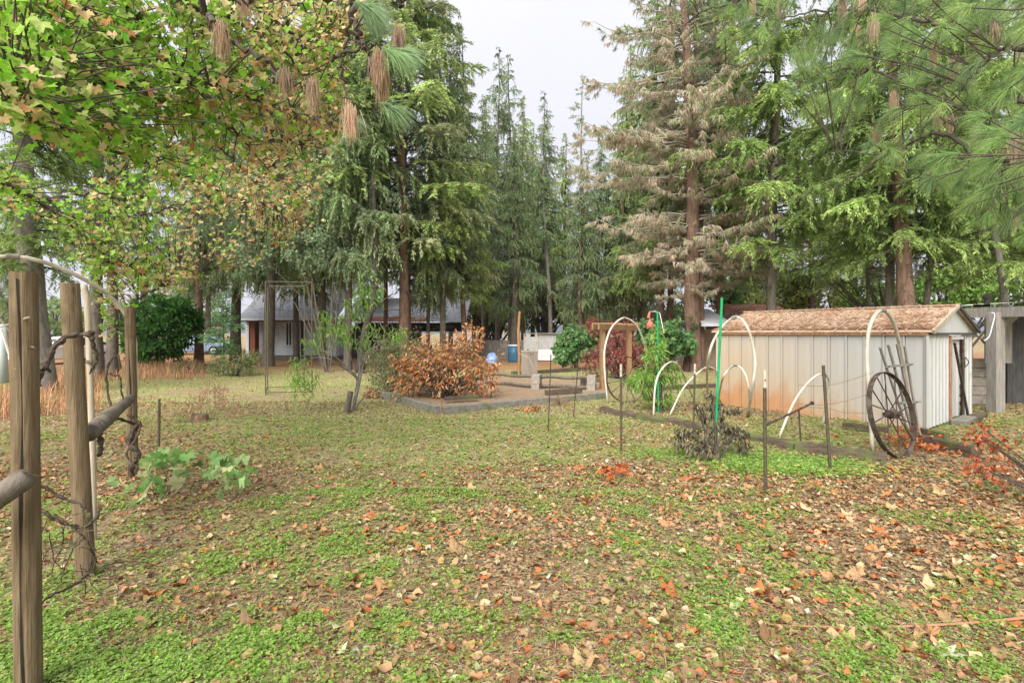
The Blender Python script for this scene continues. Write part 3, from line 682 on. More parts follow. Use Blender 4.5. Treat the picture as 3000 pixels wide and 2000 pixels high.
# ---------------------------------------------------------------- block and pole barrier in the raised bed
M_BLOCK = pmat('cinder_block', (.22,.19,.155), (.34,.30,.25), 14, rough=.95, bump=.5, c3=(.16,.15,.10), s3=4, t3=.6)
def block(mb, c, size, rz):
    """hollow block lying on its side: shell walls and a web, so both cores are open"""
    L, W, H = size; M = Matrix.Rotation(rz, 3, 'Z'); c = Vector(c); t = .035
    def bx(o, s): 
        q = c + M @ Vector(o); mb.box(q, s, rz=rz)
    bx((0, 0, H/2 - t/2), (L, W, t)); bx((0, 0, -H/2 + t/2), (L, W, t)); bx((-L/2 + t/2, 0, 0), (t, W, H - 2*t)); bx((L/2 - t/2, 0, 0), (t, W, H - 2*t)); bx((0, 0, 0), (t, W, H - 2*t))
for lbl, x, y in (('pair of stacked cinder blocks in the middle of the low rail fence', 1572, 1149), ('pair of stacked cinder blocks at the left foot of the cedar arbor', 1733, 1152)):
    g = G(x, y); t = thing('block_pillar', lbl, 'cinder blocks', (g.x, g.y, 0), 'cinder block piers')
    for k in range(2):
        m = MB(); block(m, (g.x, g.y, .13 + k * .235), (.42, .22, .23), R(75) + .05 * k); m.build('block', M_BLOCK, t)
ga, gb = G(1572, 1149), G(1733, 1152)
rf = thing('pole_rail_fence', 'low fence of grey round poles threaded through stacked cinder blocks', 'rail fence', (ga.x, ga.y, 0))
gl = Vector((-.75, 14.9, 0))
for z in (.17, .41):
    for (a, b_) in ((gl, ga + Vector((-.0, .1, 0))), (ga + Vector((.02, .12, 0)), gb)):
        m = MB(); n_ = 6; pts = [(a.x + (b_.x - a.x) * k / n_, a.y + (b_.y - a.y) * k / n_ + .03 * math.sin(k), z + .015 * math.cos(k * 1.7 + z * 9)) for k in range(n_ + 1)]
        m.tube(pts, .045, 8, rough=.08, rng=rg); m.build('pole', M_RAIL, rf)
m = MB(); a = (ga + gb) / 2; m.box((a.x + .6, a.y + .15, .2), (.25, .2, .4)); m.build('post', M_RAIL, rf)

# ---------------------------------------------------------------- raised bed 1 (angled concrete-grey kerb)
bed = thing('raised_bed', 'angled raised bed edging around the withered orange bush', 'garden bed', (-1.4, 10.1, 0))
c0, c1, c2 = G(1290, 1212), G(1120, 1163), G(1776, 1166)
for a, b_ in ((c0, c1), (c0, c2)):
    d = (b_ - a); n_ = 3 if d.length > 3 else 2
    for k in range(n_):
        p0 = a + d * (k / n_) + d.normalized() * (.075 if k == 0 and b_ is c1 else .005); p1 = a + d * ((k + 1) / n_) - d.normalized() * .005
        m = MB(); m.beam(p0 + Vector((0, 0, .065)), p1 + Vector((0, 0, .065)), .14, .17); m.build('kerb_beam', M_CONC, bed, bevel=.012)
m = MB()
m.beam(G(1300, 1196) + Vector((.02, .1, .19)), G(1400, 1190) + Vector((0, .1, .2)), .12, .08); m.build('rotten_plank', M_TIMBER, bed, label='rotten mossy plank on top of the kerb')
m = MB(); m.beam(G(1600, 1172) + Vector((0, .15, .17)), G(1705, 1166) + Vector((0, .15, .18)), .12, .1); m.build('plank', M_TIMBER, bed)
bs = MB(); bp = [c0, c2, G(1776, 1130), G(1400, 1110), c1]
bs.add([(q.x, q.y, .10) for q in bp], [(0, 1, 2, 3, 4)]); bs.build('bed_soil', pmat('bed_soil', (.17,.11,.07), (.33,.24,.15), 12, rough=1, bump=.8), bed)
# stakes in the bed
# far bed edgings
e = thing('timber_edging', 'long low timber edging with orange needles piled behind it', 'edging', (2, 20, 0))
for a, b_ in ((G(1500, 1098), G(1640, 1090)), (G(1640, 1090), G(1760, 1082))):
    m = MB(); m.beam(a + Vector((0, 0, .06)), b_ + Vector((0, 0, .06)), .14, .14); m.build('timber', M_TIMBER, e)
e = thing('timber_edging', 'dark timber edging behind the leafy green plant', 'edging', (4, 16, 0))
for a, b_ in ((G(1940, 1142), G(2010, 1138)), (G(2010, 1138), G(2110, 1134))):
    m = MB(); m.beam(a + Vector((0, 0, .05)), b_ + Vector((0, 0, .05)), .14, .13); m.build('timber', M_TIMBER, e)
e = thing('timber_edging', 'short dark timber in front of the near shed corner', 'edging', (6, 8, 0))
for a, b_ in ((G(2470, 1252), G(2600, 1268)), (G(2690, 1268), G(2775, 1287))):
    m = MB(); m.beam(a + Vector((0, 0, .045)), b_ + Vector((0, 0, .045)), .10, .10); m.build('timber', M_TIMBER, e)
e = thing('timber_edging', 'long rotting log edging in front of the white hoops', 'edging', (3, 8, 0))
tp = [G(1763, 1206), G(2010, 1252), G(2330, 1318), G(2598, 1350)]
for k in range(3):
    m = MB(); a, b_ = tp[k], tp[k + 1]; d = b_ - a; n_ = 12
    V = []
    for i in range(n_ + 1):
        f = i / n_; q = a + d * f; s_ = Vector((-d.y, d.x, 0)).normalized()
        hh = .105 + rg.uniform(-.02, .025); ww = .075
        V += [tuple(q - s_ * ww + Vector((0, 0, -.05))), tuple(q - s_ * (ww - rg.uniform(0, .03)) + Vector((0, 0, hh * rg.uniform(.7, 1)))), tuple(q + s_ * (ww - rg.uniform(0, .03)) + Vector((0, 0, hh))), tuple(q + s_ * ww + Vector((0, 0, -.05)))]
    fs = []
    for i in range(n_):
        o_ = i * 4
        fs += [(o_, o_+4, o_+5, o_+1), (o_+1, o_+5, o_+6, o_+2), (o_+2, o_+6, o_+7, o_+3)]
    fs += [(0, 1, 2, 3), (n_*4, n_*4+3, n_*4+2, n_*4+1)]
    m.add(V, fs); m.build('log', M_TIMBER, e)
e = thing('timber_edging', 'short squared timber ending right of the leaning iron wheel', 'edging', (6.5, 6.6, 0))
m = MB(); m.beam(G(2700, 1300) + Vector((0, 0, .06)), G(2862, 1340) + Vector((0, 0, .06)), .13, .15); m.build('timber', M_TIMBER, e, bevel=.01)

# ---------------------------------------------------------------- cedar arbor
ab = thing('cedar_arbor', 'small cedar arbor of two posts and a cross beam by the iron wheel', 'arbor', (2.4, 13.7, 0))
p1, p2 = G(1765, 1150), G(1843, 1128)
for q in (p1, p2):
    m = MB(); m.box((q.x, q.y, .87), (.125, .125, 1.78), rz=.3); m.build('post', M_CEDAR, ab, bevel=.006)
d = (p2 - p1); 
for s_ in (-.085, .085):
    n_ = Vector((-d.y, d.x, 0)).normalized() * s_
    m = MB(); m.beam(p1 - d * .22 + n_ + Vector((0, 0, 1.76)), p2 + d * .35 + n_ + Vector((0, 0, 1.76)), .04, .15); m.build('beam', M_CEDAR, ab)
for f in (0, .35, .7, 1.0):
    q = p1 + d * f; n_ = Vector((-d.y, d.x, 0)).normalized()
    m = MB(); m.beam(q - n_ * .3 + Vector((0, 0, 1.855)), q + n_ * .3 + Vector((0, 0, 1.855)), .04, .035); m.build('slat', M_CEDAR, ab)

# ---------------------------------------------------------------- hoops
def arc(cp, n=22):
    """smooth curve through control points (Catmull-Rom)"""
    cp = [Vector(c) for c in cp]; pts = []
    c = [cp[0] * 2 - cp[1]] + cp + [cp[-1] * 2 - cp[-2]]
    for i in range(1, len(c) - 2):
        for k in range(n // (len(cp) - 1) + 1):
            t = k / (n // (len(cp) - 1) + 1)
            a, b_, d_, e_ = c[i-1], c[i], c[i+1], c[i+2]
            pts.append(.5 * ((2*b_) + (d_-a)*t + (2*a-5*b_+4*d_-e_)*t*t + (3*b_-a-3*d_+e_)*t**3))
    pts.append(cp[-1]); return pts
def hoop(label, cps, r=.014, extra=None, mat=None):
    pts = arc(cps, 28)
    g = pts[0]; t = thing('pipe_hoop', label, 'hoop', (g.x, g.y, 0), 'bent white garden hoops')
    h = max(range(len(pts)), key=lambda i: pts[i].z)
    for seg in (pts[:h + 1], pts[h:]):
        m = MB(); m.tube(seg, r, 8); m.build('pipe', mat or M_PVC, t, smooth=True)
    q = pts[h]; d = (pts[min(h + 1, len(pts) - 1)] - pts[h - 1]).normalized()
    m = MB(); m.tube([q - d * .05, q + d * .05], r * 1.35, 8); m.build('coupling', M_GREYB, t)
    return t
hoop('white hoop arching in front of the cedar arbor', [G(1780, 1180), P(1770, 1060, 11.8), P(1776, 1000, 12.0), P(1795, 955, 12.3), P(1829, 931, 12.7), P(1864, 952, 13.0), P(1885, 1000, 13.3), P(1894, 1050, 13.6), G(1893, 1145)], .022)
hoop('small white hoop standing right of the leafy green plant', [G(1914, 1222), P(1920, 1130, 9.75), P(1938, 1082, 9.9), P(1968, 1060, 10.2), P(1995, 1080, 10.8), P(2012, 1125, 11.8), G(2028, 1158)], .018)
hoop('slanting white hoop crossing behind the dead brown plant', [G(1963, 1214), P(2000, 1140, 10.2), P(2040, 1096, 10.4), P(2070, 1076, 10.7), P(2096, 1084, 11), P(2102, 1120, 11.3), G(2102, 1180)], .018)
hoop('tall tan hoop at the left corner of the metal shed', [G(2072, 1172), P(2074, 1060, 9.8), P(2100, 980, 9.6), P(2152, 929, 9.4), P(2190, 960, 9.2), P(2212, 1050, 9.1), P(2205, 1130, 9.1), G(2190, 1219)], .024)
hoop('small hoop nested inside the tall hoop before the shed wall', [G(2104, 1178), P(2115, 1115, 9.9), P(2135, 1082, 9.7), P(2157, 1070, 9.5), P(2180, 1090, 9.3), P(2194, 1140, 9.2), G(2196, 1220)], .018)
hoop('low leaning hoop between the two near steel posts', [G(2283, 1279), P(2325, 1180, 8.0), P(2370, 1118, 8.1), P(2410, 1094, 8.2), P(2430, 1118, 8.35), P(2424, 1170, 8.5), G(2408, 1250)], .019)
hoop('tallest white hoop leaning beside the iron wheel and shed', [G(2556, 1318), P(2548, 1190, 7.0), P(2540, 1030, 7.05), P(2552, 945, 7.1), P(2585, 908, 7.2), P(2618, 945, 7.4), P(2642, 1040, 7.7), P(2662, 1150, 8.0), G(2672, 1262)], .026)
hoop('great grey white hoop reaching over the left fence posts', [G(-190, 1436), P(-190, 1100, 5.2), P(-165, 900, 5.2), P(-90, 790, 5.1), P(0, 752, 5.2), P(120, 765, 5.4), P(250, 820, 5.7), P(340, 885, 6.0), P(385, 960, 6.2), P(398, 1050, 6.3), G(392, 1345)], .022)

# ---------------------------------------------------------------- stakes and steel posts
def stake(name, label, cat, x0, y0, x1, y1, r, mat, n=6, tip=None, group=None, extra_stud=False, dz=0):
    b0 = G(x0, y0); Y = b0.y; tp_ = P(x1, y1, Y + dz)
    t = thing(name, label, cat, (b0.x, b0.y, 0), group)
    m = MB(); d = tp_ - b0; m.tube([b0 - d * .06, b0 + d * .5, tp_], r, n)
    if extra_stud:
        m2 = MB(); k = int(d.length / .09)
        for i in range(1, k):
            q = b0 + d * (i / k); m2.box((q.x - r * .2, q.y - r * 1.15, q.z), (r * .7, r * .35, .014))
        m2.build('studs', mat, t, kind='stuff')
    m.build('shaft', mat, t)
    if tip is not None:
        m = MB(); m.tube([b0 + d * .86, tp_ + d * .003], r * 1.06, n); m.build('painted_tip', tip, t)
    return t
g_ = 'steel garden posts in the lawn'
M_TIP = pmat('cream_tip', (.38,.33,.24), (.5,.45,.34), 9, rough=.7, bump=0)
stake('steel_post', 'brown steel post with cream tip nearest the camera', 'post', 2243, 1445, 2240, 1085, .017, M_TPOST, 6, M_TIP, g_, True)
stake('steel_post', 'leaning dark steel post in front of the low leaning hoop', 'post', 2433, 1385, 2412, 1070, .017, M_TPOST, 6, None, g_, True)
stake('steel_post', 'steel post with pale tip left of the long rotting log', 'post', 1820, 1322, 1819, 1067, .0155, M_TPOST, 6, M_TIP, g_, True)
stake('steel_post', 'steel post rising beside the dead brown plant', 'post', 2031, 1268, 2036, 1066, .0155, M_TPOST, 6, M_TIP, g_, True)
stake('rebar_stake', 'rusty rod standing in the lawn right of the cinder blocks, nearer of two', 'stake', 1606, 1267, 1614, 1039, .0095, M_RUST, 6, None, 'rusty rods')
stake('rebar_stake', 'rusty rod before the arbor, the further and right one of two', 'stake', 1680, 1223, 1697, 1028, .0095, M_RUST, 6, None, 'rusty rods')
stake('rebar_stake', 'thin dark stake among the weeds right of the third fence post', 'stake', 465, 1313, 467, 1168, .016, M_TPOST, 6)
stake('green_stake', 'tall bright green garden stake beside the dead brown plant', 'stake', 2093, 1338, 2115, 872, .017, M_GREEN, 8)
stake('green_stake', 'bright green stake rising out of the leafy green plant', 'stake', 1929, 1208, 1926, 915, .016, M_GREEN, 8)
stake('wood_stake', 'short orange wooden stake at the corner of the raised bed', 'stake', 1295, 1214, 1293, 1166, .014, M_CEDAR, 4)
stake('wood_stake', 'thin dark stake inside the withered orange bush bed', 'stake', 1437, 1178, 1446, 1078, .012, M_RUST, 5)
t = thing('iron_rod', 'dark rod propped slanting between the two near steel posts', 'rod', G(2250, 1262)[:], None)
a, b_ = P(2248, 1243, 6.9), P(2378, 1181, 7.6); m = MB(); m.tube([a, b_], .015, 6); m.build('rod', M_RUST, t)
m = MB(); m.tube([b_, b_ + (b_ - a) * .02], .03, 8); m.build('knob', M_RUST, t)
m = MB(); m.tube([P(2340, 1199, 7.38), G(2346, 1300)], .012, 5); m.build('prop', M_RUST, t)

# red glass feeder on a hook
fd = thing('bird_feeder', 'red bird feeder hanging from a hook above the leafy plant', 'bird feeder', P(1904, 950, 11.5)[:])
q = fd.location
m = MB(); m.tube([q + Vector((0, 0, -.09)), q + Vector((0, 0, -.07)), q + Vector((0, 0, .03)), q + Vector((0, 0, .09))], [.03, .085, .07, .02], 10); M_RED = pmat('red_glass', (.5,.09,.075), (.62,.14,.11), 4, rough=.4, bump=0); m.build('bowl', M_RED, fd, smooth=True)
m = MB(); m.tube([q + Vector((-.03, 0, .14)), q + Vector((-.02, 0, .22)), q + Vector((0, 0, .28))], [.035, .03, .012], 8); m.build('top_ornament', M_RED, fd)
m = MB(); m.tube([q + Vector((.0, 0, .09)), q + Vector((0, 0, .29)), q + Vector((.10, 0, .29)), q + Vector((.22, 0, .26)), q + Vector((.23, -.3, -.2))], .006, 5); m.build('hook', M_TRIM, fd)

# ---------------------------------------------------------------- iron wheels
def wheel(label, c, tilt_axis, nspoke, rimw, mat, loc, rad):
    """c centre, tilt_axis (normal vector of the wheel plane)"""
    t = thing('wagon_wheel', label, 'wheel', loc); nrm = Vector(tilt_axis).normalized()
    u = nrm.cross(Vector((0, 0, 1))).normalized(); v = nrm.cross(u)
    c = Vector(c)
    m = MB(); n = 48; V = []
    for k in range(n):
        a = k / n * 2 * math.pi; d = u * math.cos(a) + v * math.sin(a)
        for rr, o in ((rad, -rimw/2), (rad, rimw/2), (rad - .014, rimw/2), (rad - .014, -rimw/2)): V.append(tuple(c + d * rr + nrm * o))
    fs = []
    for k in range(n):
        a, b_ = k * 4, ((k + 1) % n) * 4
        for i in range(4): fs.append((a + i, b_ + i, b_ + (i + 1) % 4, a + (i + 1) % 4))
    m.add(V, fs); m.build('rim', mat, t)
    m = MB(); m.tube([c - nrm * .10, c - nrm * .06, c - nrm * .055, c + nrm * .055, c + nrm * .06, c + nrm * .10], [.035, .035, .06, .06, .035, .035], 14); m.build('hub', mat, t)
    for k in range(nspoke):
        a = (k + .3) / nspoke * 2 * math.pi; d = u * math.cos(a) + v * math.sin(a); s_ = nrm * (.05 if k % 2 else -.05)
        m = MB(); m.tube([c + s_ + d * .04, c + d * (rad - .01)], .0085, 5); m.build('spoke', mat, t)
    return t
wc = P(2614, 1222, 6.75)
wheel('large rusty iron spoked wheel leaning on the trellis by the shed', (wc.x, wc.y, .53), (.50, -.85, .20), 14, .06, M_RUST, (wc.x, wc.y, 0), .56)
wc = P(1836, 1118, 11.9)
wheel('thin iron spoked wheel leaning in front of the cedar arbor', (wc.x, wc.y, .52), (.35, -.93, .12), 14, .05, M_RUST, (wc.x, wc.y, 0), .54)
# leaning trellis
t = thing('wood_trellis', 'old wooden trellis of four fanned slats leaning by the iron wheel', 'trellis', G(2680, 1290)[:])
bases = [G(2668, 1285), G(2680, 1288), G(2690, 1290), G(2698, 1292)]
tops = [P(2578, 1018, 7.0), P(2602, 1010, 7.15), P(2628, 1008, 7.3), P(2650, 1014, 7.45)]
for k in range(4):
    m = MB(); m.beam(bases[k] + Vector((0, 0, -.02)), tops[k], .03, .022, up=(1, 0, 0)); m.build('slat', M_GREYB, t)
def lerp(a, b_, f): return a + (b_ - a) * f
for f, e_ in ((.81, .16), (.42, .3)):
    a = lerp(bases[0], tops[0], f); b_ = lerp(bases[3], tops[3], f); m = MB(); m.beam(a - (b_ - a) * .06 + Vector((0, -.03, 0)), b_ + (b_ - a) * e_ + Vector((0, -.03, 0)), .025, .03); m.build('crossbar', M_GREYB, t)
    for q in (a, b_):
        m = MB(); m.box(q + Vector((0, -.05, 0)), (.015, .01, .015)); m.build('nail', M_RUST, t)

# ---------------------------------------------------------------- metal shed, panel by panel
SA = Vector((6.87, 8.48, 0)); SB = Vector((4.62, 11.54, 0))
uL = (SB - SA).normalized(); LW = (SB - SA).length
uG = Vector((-uL.y * -1, uL.x * -1, 0)); uG = Vector((uL.y, -uL.x, 0))     # towards the right/back
if uG.x < 0: uG = -uG
GW = 2.72; HE = 1.60; HRg = 2.09
out = -uG   # outward normal of the long wall
def shedmat():
    m = bpy.data.materials.new('shed_paint'); m.use_nodes = True; t = m.node_tree; N = t.nodes; L = t.links
    b = N['Principled BSDF']; b.inputs['Roughness'].default_value = .45; b.inputs['Specular IOR Level'].default_value = .3
    tcn = N.new('ShaderNodeTexCoord'); sp = N.new('ShaderNodeSeparateXYZ'); L.new(tcn.outputs['Object'], sp.inputs[0])
    def mth(op, *a):
        x = N.new('ShaderNodeMath'); x.operation = op
        for i, q in enumerate(a):
            if isinstance(q, (int, float)): x.inputs[i].default_value = q
            else: L.new(q, x.inputs[i])
        return x.outputs[0]
    def nz(s, d, st=(1, 1, 1)):
        mp = N.new('ShaderNodeMapping'); mp.inputs['Scale'].default_value = st; L.new(tcn.outputs['Object'], mp.inputs[0])
        n = N.new('ShaderNodeTexNoise'); n.inputs['Scale'].default_value = s; n.inputs['Detail'].default_value = d; L.new(mp.outputs[0], n.inputs['Vector']); return n.outputs['Fac']
    def rmp(f, p0, p1):
        x = N.new('ShaderNodeMapRange'); x.inputs['From Min'].default_value = p0; x.inputs['From Max'].default_value = p1; L.new(f, x.inputs['Value']); x.clamp = True; return x.outputs[0]
    def mix(f, a, c):
        x = N.new('ShaderNodeMixRGB'); L.new(f, x.inputs[0])
        for i, q in ((1, a), (2, c)):
            if isinstance(q, tuple): x.inputs[i].default_value = (*q, 1)
            else: L.new(q, x.inputs[i])
        return x.outputs[0]
    # object coordinates start at the near corner; distance along the long wall runs to negative x
    al = mth('MULTIPLY', sp.outputs['X'], -1.0 / 2.25)   # 0 near corner, 1 far end
    z = sp.outputs['Z']
    dust = mth('SUBTRACT', mth('ADD', mth('MULTIPLY', al, 1.0), mth('MULTIPLY', nz(1.6, 4), .5)), mth('MULTIPLY', z, .38))
    c = mix(rmp(dust, -.02, .8), (.39, .385, .37), (.42, .335, .235))
    strk = mth('MULTIPLY', rmp(nz(4, 6, (6, 6, .5)), .5, .75), rmp(z, .9, .0))
    c = mix(mth('MULTIPLY', strk, .45), c, (.27, .25, .16))
    rs = mth('ADD', mth('MULTIPLY', nz(2.3, 6, (1, 1, .8)), .9), mth('MULTIPLY', al, .3))
    rs = mth('SUBTRACT', rs, mth('MULTIPLY', z, .55))
    c = mix(mth('MULTIPLY', rmp(rs, .37, .60), .8), c, (.42, .20, .08))
    L.new(c, b.inputs['Base Color']); return m
M_SHED = shedmat()
M_SHEDG = pmat('shed_gable_paint', (.40,.405,.38), (.50,.50,.47), 3, (4, 4, .5), .5, .05, c3=(.26,.25,.18), s3=1.8, t3=.6)
M_SROOF = pmat('shed_roof_sheet', (.42,.30,.20), (.54,.43,.32), 3, (1, 1, 1), .6, .1, c3=(.36,.19,.11), s3=2.0, t3=.55)
sh = thing('metal_shed', 'cream metal garden shed with gabled roof covered in orange pine needles', 'shed', (SA.x, SA.y, 0))
def wallpt(d, o, z): q = SA + uL * d + out * o; return (q.x, q.y, z)
NP = 13; pw = LW / NP
for k in range(NP):
    d0, d1 = k * pw, (k + 1) * pw
    m = MB(); e0 = .022
    prof = [(d0 + .004, 0), (d0 + .012, e0), (d0 + .034, e0), (d0 + .046, 0), (d0 + pw * .5, .006), (d1 - .004, 0)]
    V = [wallpt(a, o, .0) for a, o in prof] + [wallpt(a, o, HE - .03) for a, o in prof]; n_ = len(prof)
    m.add(V, [(i, i + n_, i + n_ + 1, i + 1) for i in range(n_ - 1)]); m.build('wall_panel', M_SHED, sh)
m = MB(); q0 = SA + uL * (LW / 2) + uG * .06; m.box((q0.x, q0.y, HE / 2), (.06, LW - .05, HE - .08), rz=math.atan2(uL.y, uL.x) - math.pi / 2)
q0 = SB + uG * (GW / 2); m.box((q0.x, q0.y, HE / 2), (.04, GW, HE - .06), rz=math.atan2(uG.y, uG.x) - math.pi / 2); m.build('back_wall', M_SHEDG, sh)
m = MB(); m.beam(SA + out * .03 + Vector((0, 0, HE - .01)) - uL * .03, SB + out * .03 + Vector((0, 0, HE - .01)), .04, .055); m.build('eave_trim', pmat('rusty_trim', (.36,.17,.09), (.46,.25,.15), 6, rough=.7, bump=0), sh)
m = MB(); m.box((SA.x + .01 * out.x, SA.y - .01, HE / 2), (.05, .05, HE)); m.build('corner_post', M_SHED, sh)
# gable wall panels: corrugated
def gpt(s_, o, z): q = SA + uG * s_ - uL * o; return (q.x, q.y, z)
def gpanel(s0, s1, ribs, z0=.02, z1=HE - .02, nm='gable_panel', mt=None, off=0, **kw):
    m = MB(); pr = []
    for k in range(ribs):
        a = s0 + (s1 - s0) * k / ribs; w_ = (s1 - s0) / ribs
        pr += [(a, off), (a + w_ * .55, off), (a + w_ * .65, off + .018), (a + w_ * .9, off + .018)]
    pr.append((s1, off)); n_ = len(pr)
    V = [gpt(a, o, z0) for a, o in pr] + [gpt(a, o, z1) for a, o in pr]
    m.add(V, [(i, i + 1, i + n_ + 1, i + n_) for i in range(n_ - 1)]); return m.build(nm, mt or M_SHEDG, sh, **kw)
gpanel(.03, .62, 3); gpanel(.63, 1.16, 3)
dr_ = gpanel(1.21, 1.96, 2, .05, HE - .1, 'door', off=-.03, label='plain pale sliding door leaf')
gpanel(2.02, 2.68, 3)
m = MB(); m.beam(gpt(1.18, .02, 0), gpt(1.18, .02, HE - .05), .05, .05, up=(1, 0, 0)); m.build('door_frame', pmat('rusty_frame', (.20,.08,.04), (.34,.20,.13), 7, (3, 3, 1), .8, .1), sh)
m = MB(); m.beam(gpt(1.99, .02, 0), gpt(1.99, .02, HE - .05), .05, .04, up=(1, 0, 0)); m.build('door_frame', M_RUST, sh)
m = MB(); m.beam(gpt(1.2, .02, HE - .09), gpt(2.0, .02, HE - .09), .04, .06); m.build('door_track', M_SHEDG, sh)
m = MB(); m.add([gpt(1.2, -.25, .03), gpt(2.0, -.25, .03), gpt(2.0, -.25, HE), gpt(1.2, -.25, HE)], [(0, 1, 2, 3)]); m.build('doorway_shade_sheet', M_DARKW, sh)  # dark sheet close behind the door, stands in for the shade inside the shed
m = MB(); a = Vector(gpt(2.1, .04, 1.05)); m.tube(arc([a + Vector((0, 0, .09)), a + Vector((-.04, -.03, .05)), a + Vector((-.04, -.03, -.05)), a + Vector((0, 0, -.09)), a + Vector((.03, -.03, 0)), a + Vector((0, 0, .09))], 18), .008, 5); m.build('handle', M_CRACK, sh)
# gable triangle
ap = SA + uG * (GW / 2)
m = MB(); m.add([gpt(-.02, .03, HE), gpt(GW + .02, .03, HE), gpt(GW / 2, .03, HRg - .03), gpt(-.02, 0, HE), gpt(GW + .02, 0, HE), gpt(GW / 2, 0, HRg - .03)], [(0, 1, 2), (3, 5, 4), (0, 3, 4, 1)]); m.build('gable', M_SHEDG, sh)
m = MB(); m.beam(gpt(-.03, .05, HE - .015), gpt(GW + .03, .05, HE - .015), .03, .035); m.build('gable_trim', M_DARKW, sh)
# roof sheets both sides with standing battens
NR = 11; ov = .10
for sd_, nm in ((0, 'roof_sheet'), (1, 'roof_sheet')):
    for k in range(NR):
        d0 = -ov + (LW + 2 * ov) * k / NR; d1 = -ov + (LW + 2 * ov) * (k + 1) / NR
        def rp(d_, s_, dz=0):
            q = SA + uL * d_ + (uG * s_); return (q.x, q.y, (HE + .03 if abs(s_ - GW / 2) > .1 else HRg) + dz)
        e0 = -.07 if sd_ == 0 else GW + .07; top_ = GW / 2
        m = MB(); a = [rp(d0 + .004, e0), rp(d1 - .004, e0), rp(d1 - .004, top_), rp(d0 + .004, top_)]
        m.add(a + [(q[0], q[1], q[2] - .02) for q in a], [(0, 3, 2, 1) if sd_ == 0 else (0, 1, 2, 3), (4, 5, 6, 7), (0, 1, 5, 4), (1, 2, 6, 5), (2, 3, 7, 6), (3, 0, 4, 7)])
        m.beam(Vector(rp(d0 + .01, e0, .012)), Vector(rp(d0 + .01, top_, .012)), .022, .016)
        m.build(nm, M_SROOF, sh)
m = MB(); a = SA + uG * (GW / 2); m.beam(a - uL * (ov + .01) + Vector((0, 0, HRg + .015)), a + uL * (LW + ov) + Vector((0, 0, HRg + .015)), .12, .02); m.build('ridge_cap', M_SROOF, sh)
for s0, s1 in (((-.07), GW / 2), (GW + .07, GW / 2)):
    m = MB(); a = Vector(gpt(s0, ov + .01, HE + .015)); b_ = Vector(gpt(s1, ov + .01, HRg)); m.beam(a, b_, .03, .06); m.build('verge_trim', M_WHITEW if s0 < 0 else M_DARKW, sh)
# rake leaning in the doorway
t = thing('leaning_board', 'thin rusty board leaning across the shed doorway', 'board', gpt(1.75, .12, 0))
m = MB(); m.beam(gpt(1.85, .14, -.01), gpt(1.26, .07, 1.42), .045, .02, up=(1, 0, 0)); m.box(gpt(1.85, .14, .02), (.06, .05, .04)); m.build('board', M_RUST, t)
t = thing('shed_step', 'concrete and wood sill at the foot of the shed door', 'step', gpt(1.6, .2, 0))
m = MB(); m.beam(gpt(.9, .2, .03), gpt(1.6, .2, .04), .22, .14); m.build('slab', M_CONC, t, bevel=.02)
m = MB(); m.beam(gpt(1.75, .22, .02), gpt(2.6, .18, .02), .16, .12); m.build('slab', M_TIMBER, t, bevel=.02)

# ---------------------------------------------------------------- weathered shelter with block oven, far right
st = thing('timber_shelter', 'weathered grey shelter beam on a square post at the right edge', 'shelter', G(2917, 1206)[:])
q = st.location; Yp = q.y
m = MB(); m.box((q.x, Yp, 1.0), (.205, .205, 2.02), rz=.12); m.build('post', M_GREYB, st, bevel=.006)
m = MB(); m.beam(P(2805, 918, Yp + .9), P(3120, 908, Yp - 1.2), .10, .20); m.build('beam', M_GREYB, st)
m = MB(); m.add([P(2790, 897, Yp + 1.1), P(3130, 876, Yp - 1.25), P(3200, 874, Yp + 1.6), P(2840, 892, Yp + 3.4)], [(0, 1, 2, 3)]); m.build('roof_sheet', M_TRIM, st)
for k in range(9):       # boards of the sloping roof behind the post
    x0_ = q.x - 1.05 + k * .165
    m = MB(); m.beam((x0_, Yp + .75 + .008 * (k % 3), 1.52 + .006 * (k % 2)), (x0_ + .22, Yp + 1.75, 1.98), .155, .022); m.build('roof_board', M_GREYB, st)
for k in range(4):
    m = MB(); m.box((q.x + .42 + k * .15, Yp + .62 + .01 * (k % 2), 1.45), (.14, .025, 1.0)); m.build('wall_board', M_GREYB, st)
m = MB(); m.beam((q.x + .85, Yp + .45, 1.97), (q.x + .15, Yp + .45, 1.42), .05, .13); m.build('brace', M_GREYB, st)
M_BRICK = pmat('dark_brick', (.10,.04,.03), (.19,.08,.06), 8, rough=.95, bump=.3)
ov_ = thing('block_oven', 'stacked cinder block oven with wooden shelves beneath the grey shelter', 'outdoor oven', (q.x + .3, Yp + 1.1, 0))
ox, oy = q.x, Yp + 1.1
for k in range(5):           # right block stack
    for j in range(2):
        m = MB(); m.box((ox + .55 + j * .41 + (k % 2) * .03, oy + .1, .1 + k * .205), (.395, .2, .195), rz=-.35); m.build('block', M_BLOCK, ov_, bevel=.006)
m = MB(); m.box((ox + .75, oy + .45, .5), (.8, .3, 1.0), rz=-.35); m.build('core', M_DARKW, ov_)
for z, h in ((.97, .2), (.50, .13), (.12, .09)):
    m = MB(); m.box((ox - .15, oy, z), (1.05, .12, h)); m.build('shelf', M_WHITEW, ov_)
m = MB(); m.box((ox - .1, oy + .62, .8), (1.5, .06, 1.6)); m.build('back', M_DARKW, ov_)
for k in range(4):
    m = MB(); m.box((ox - .5 + k * .3, oy + .2, .30), (.2, .2, .19)); m.build('block', M_BLOCK, ov_)
    m = MB(); m.box((ox - .45 + k * .3, oy + .2, .72), (.2, .2, .19)); m.build('block', M_BLOCK, ov_)
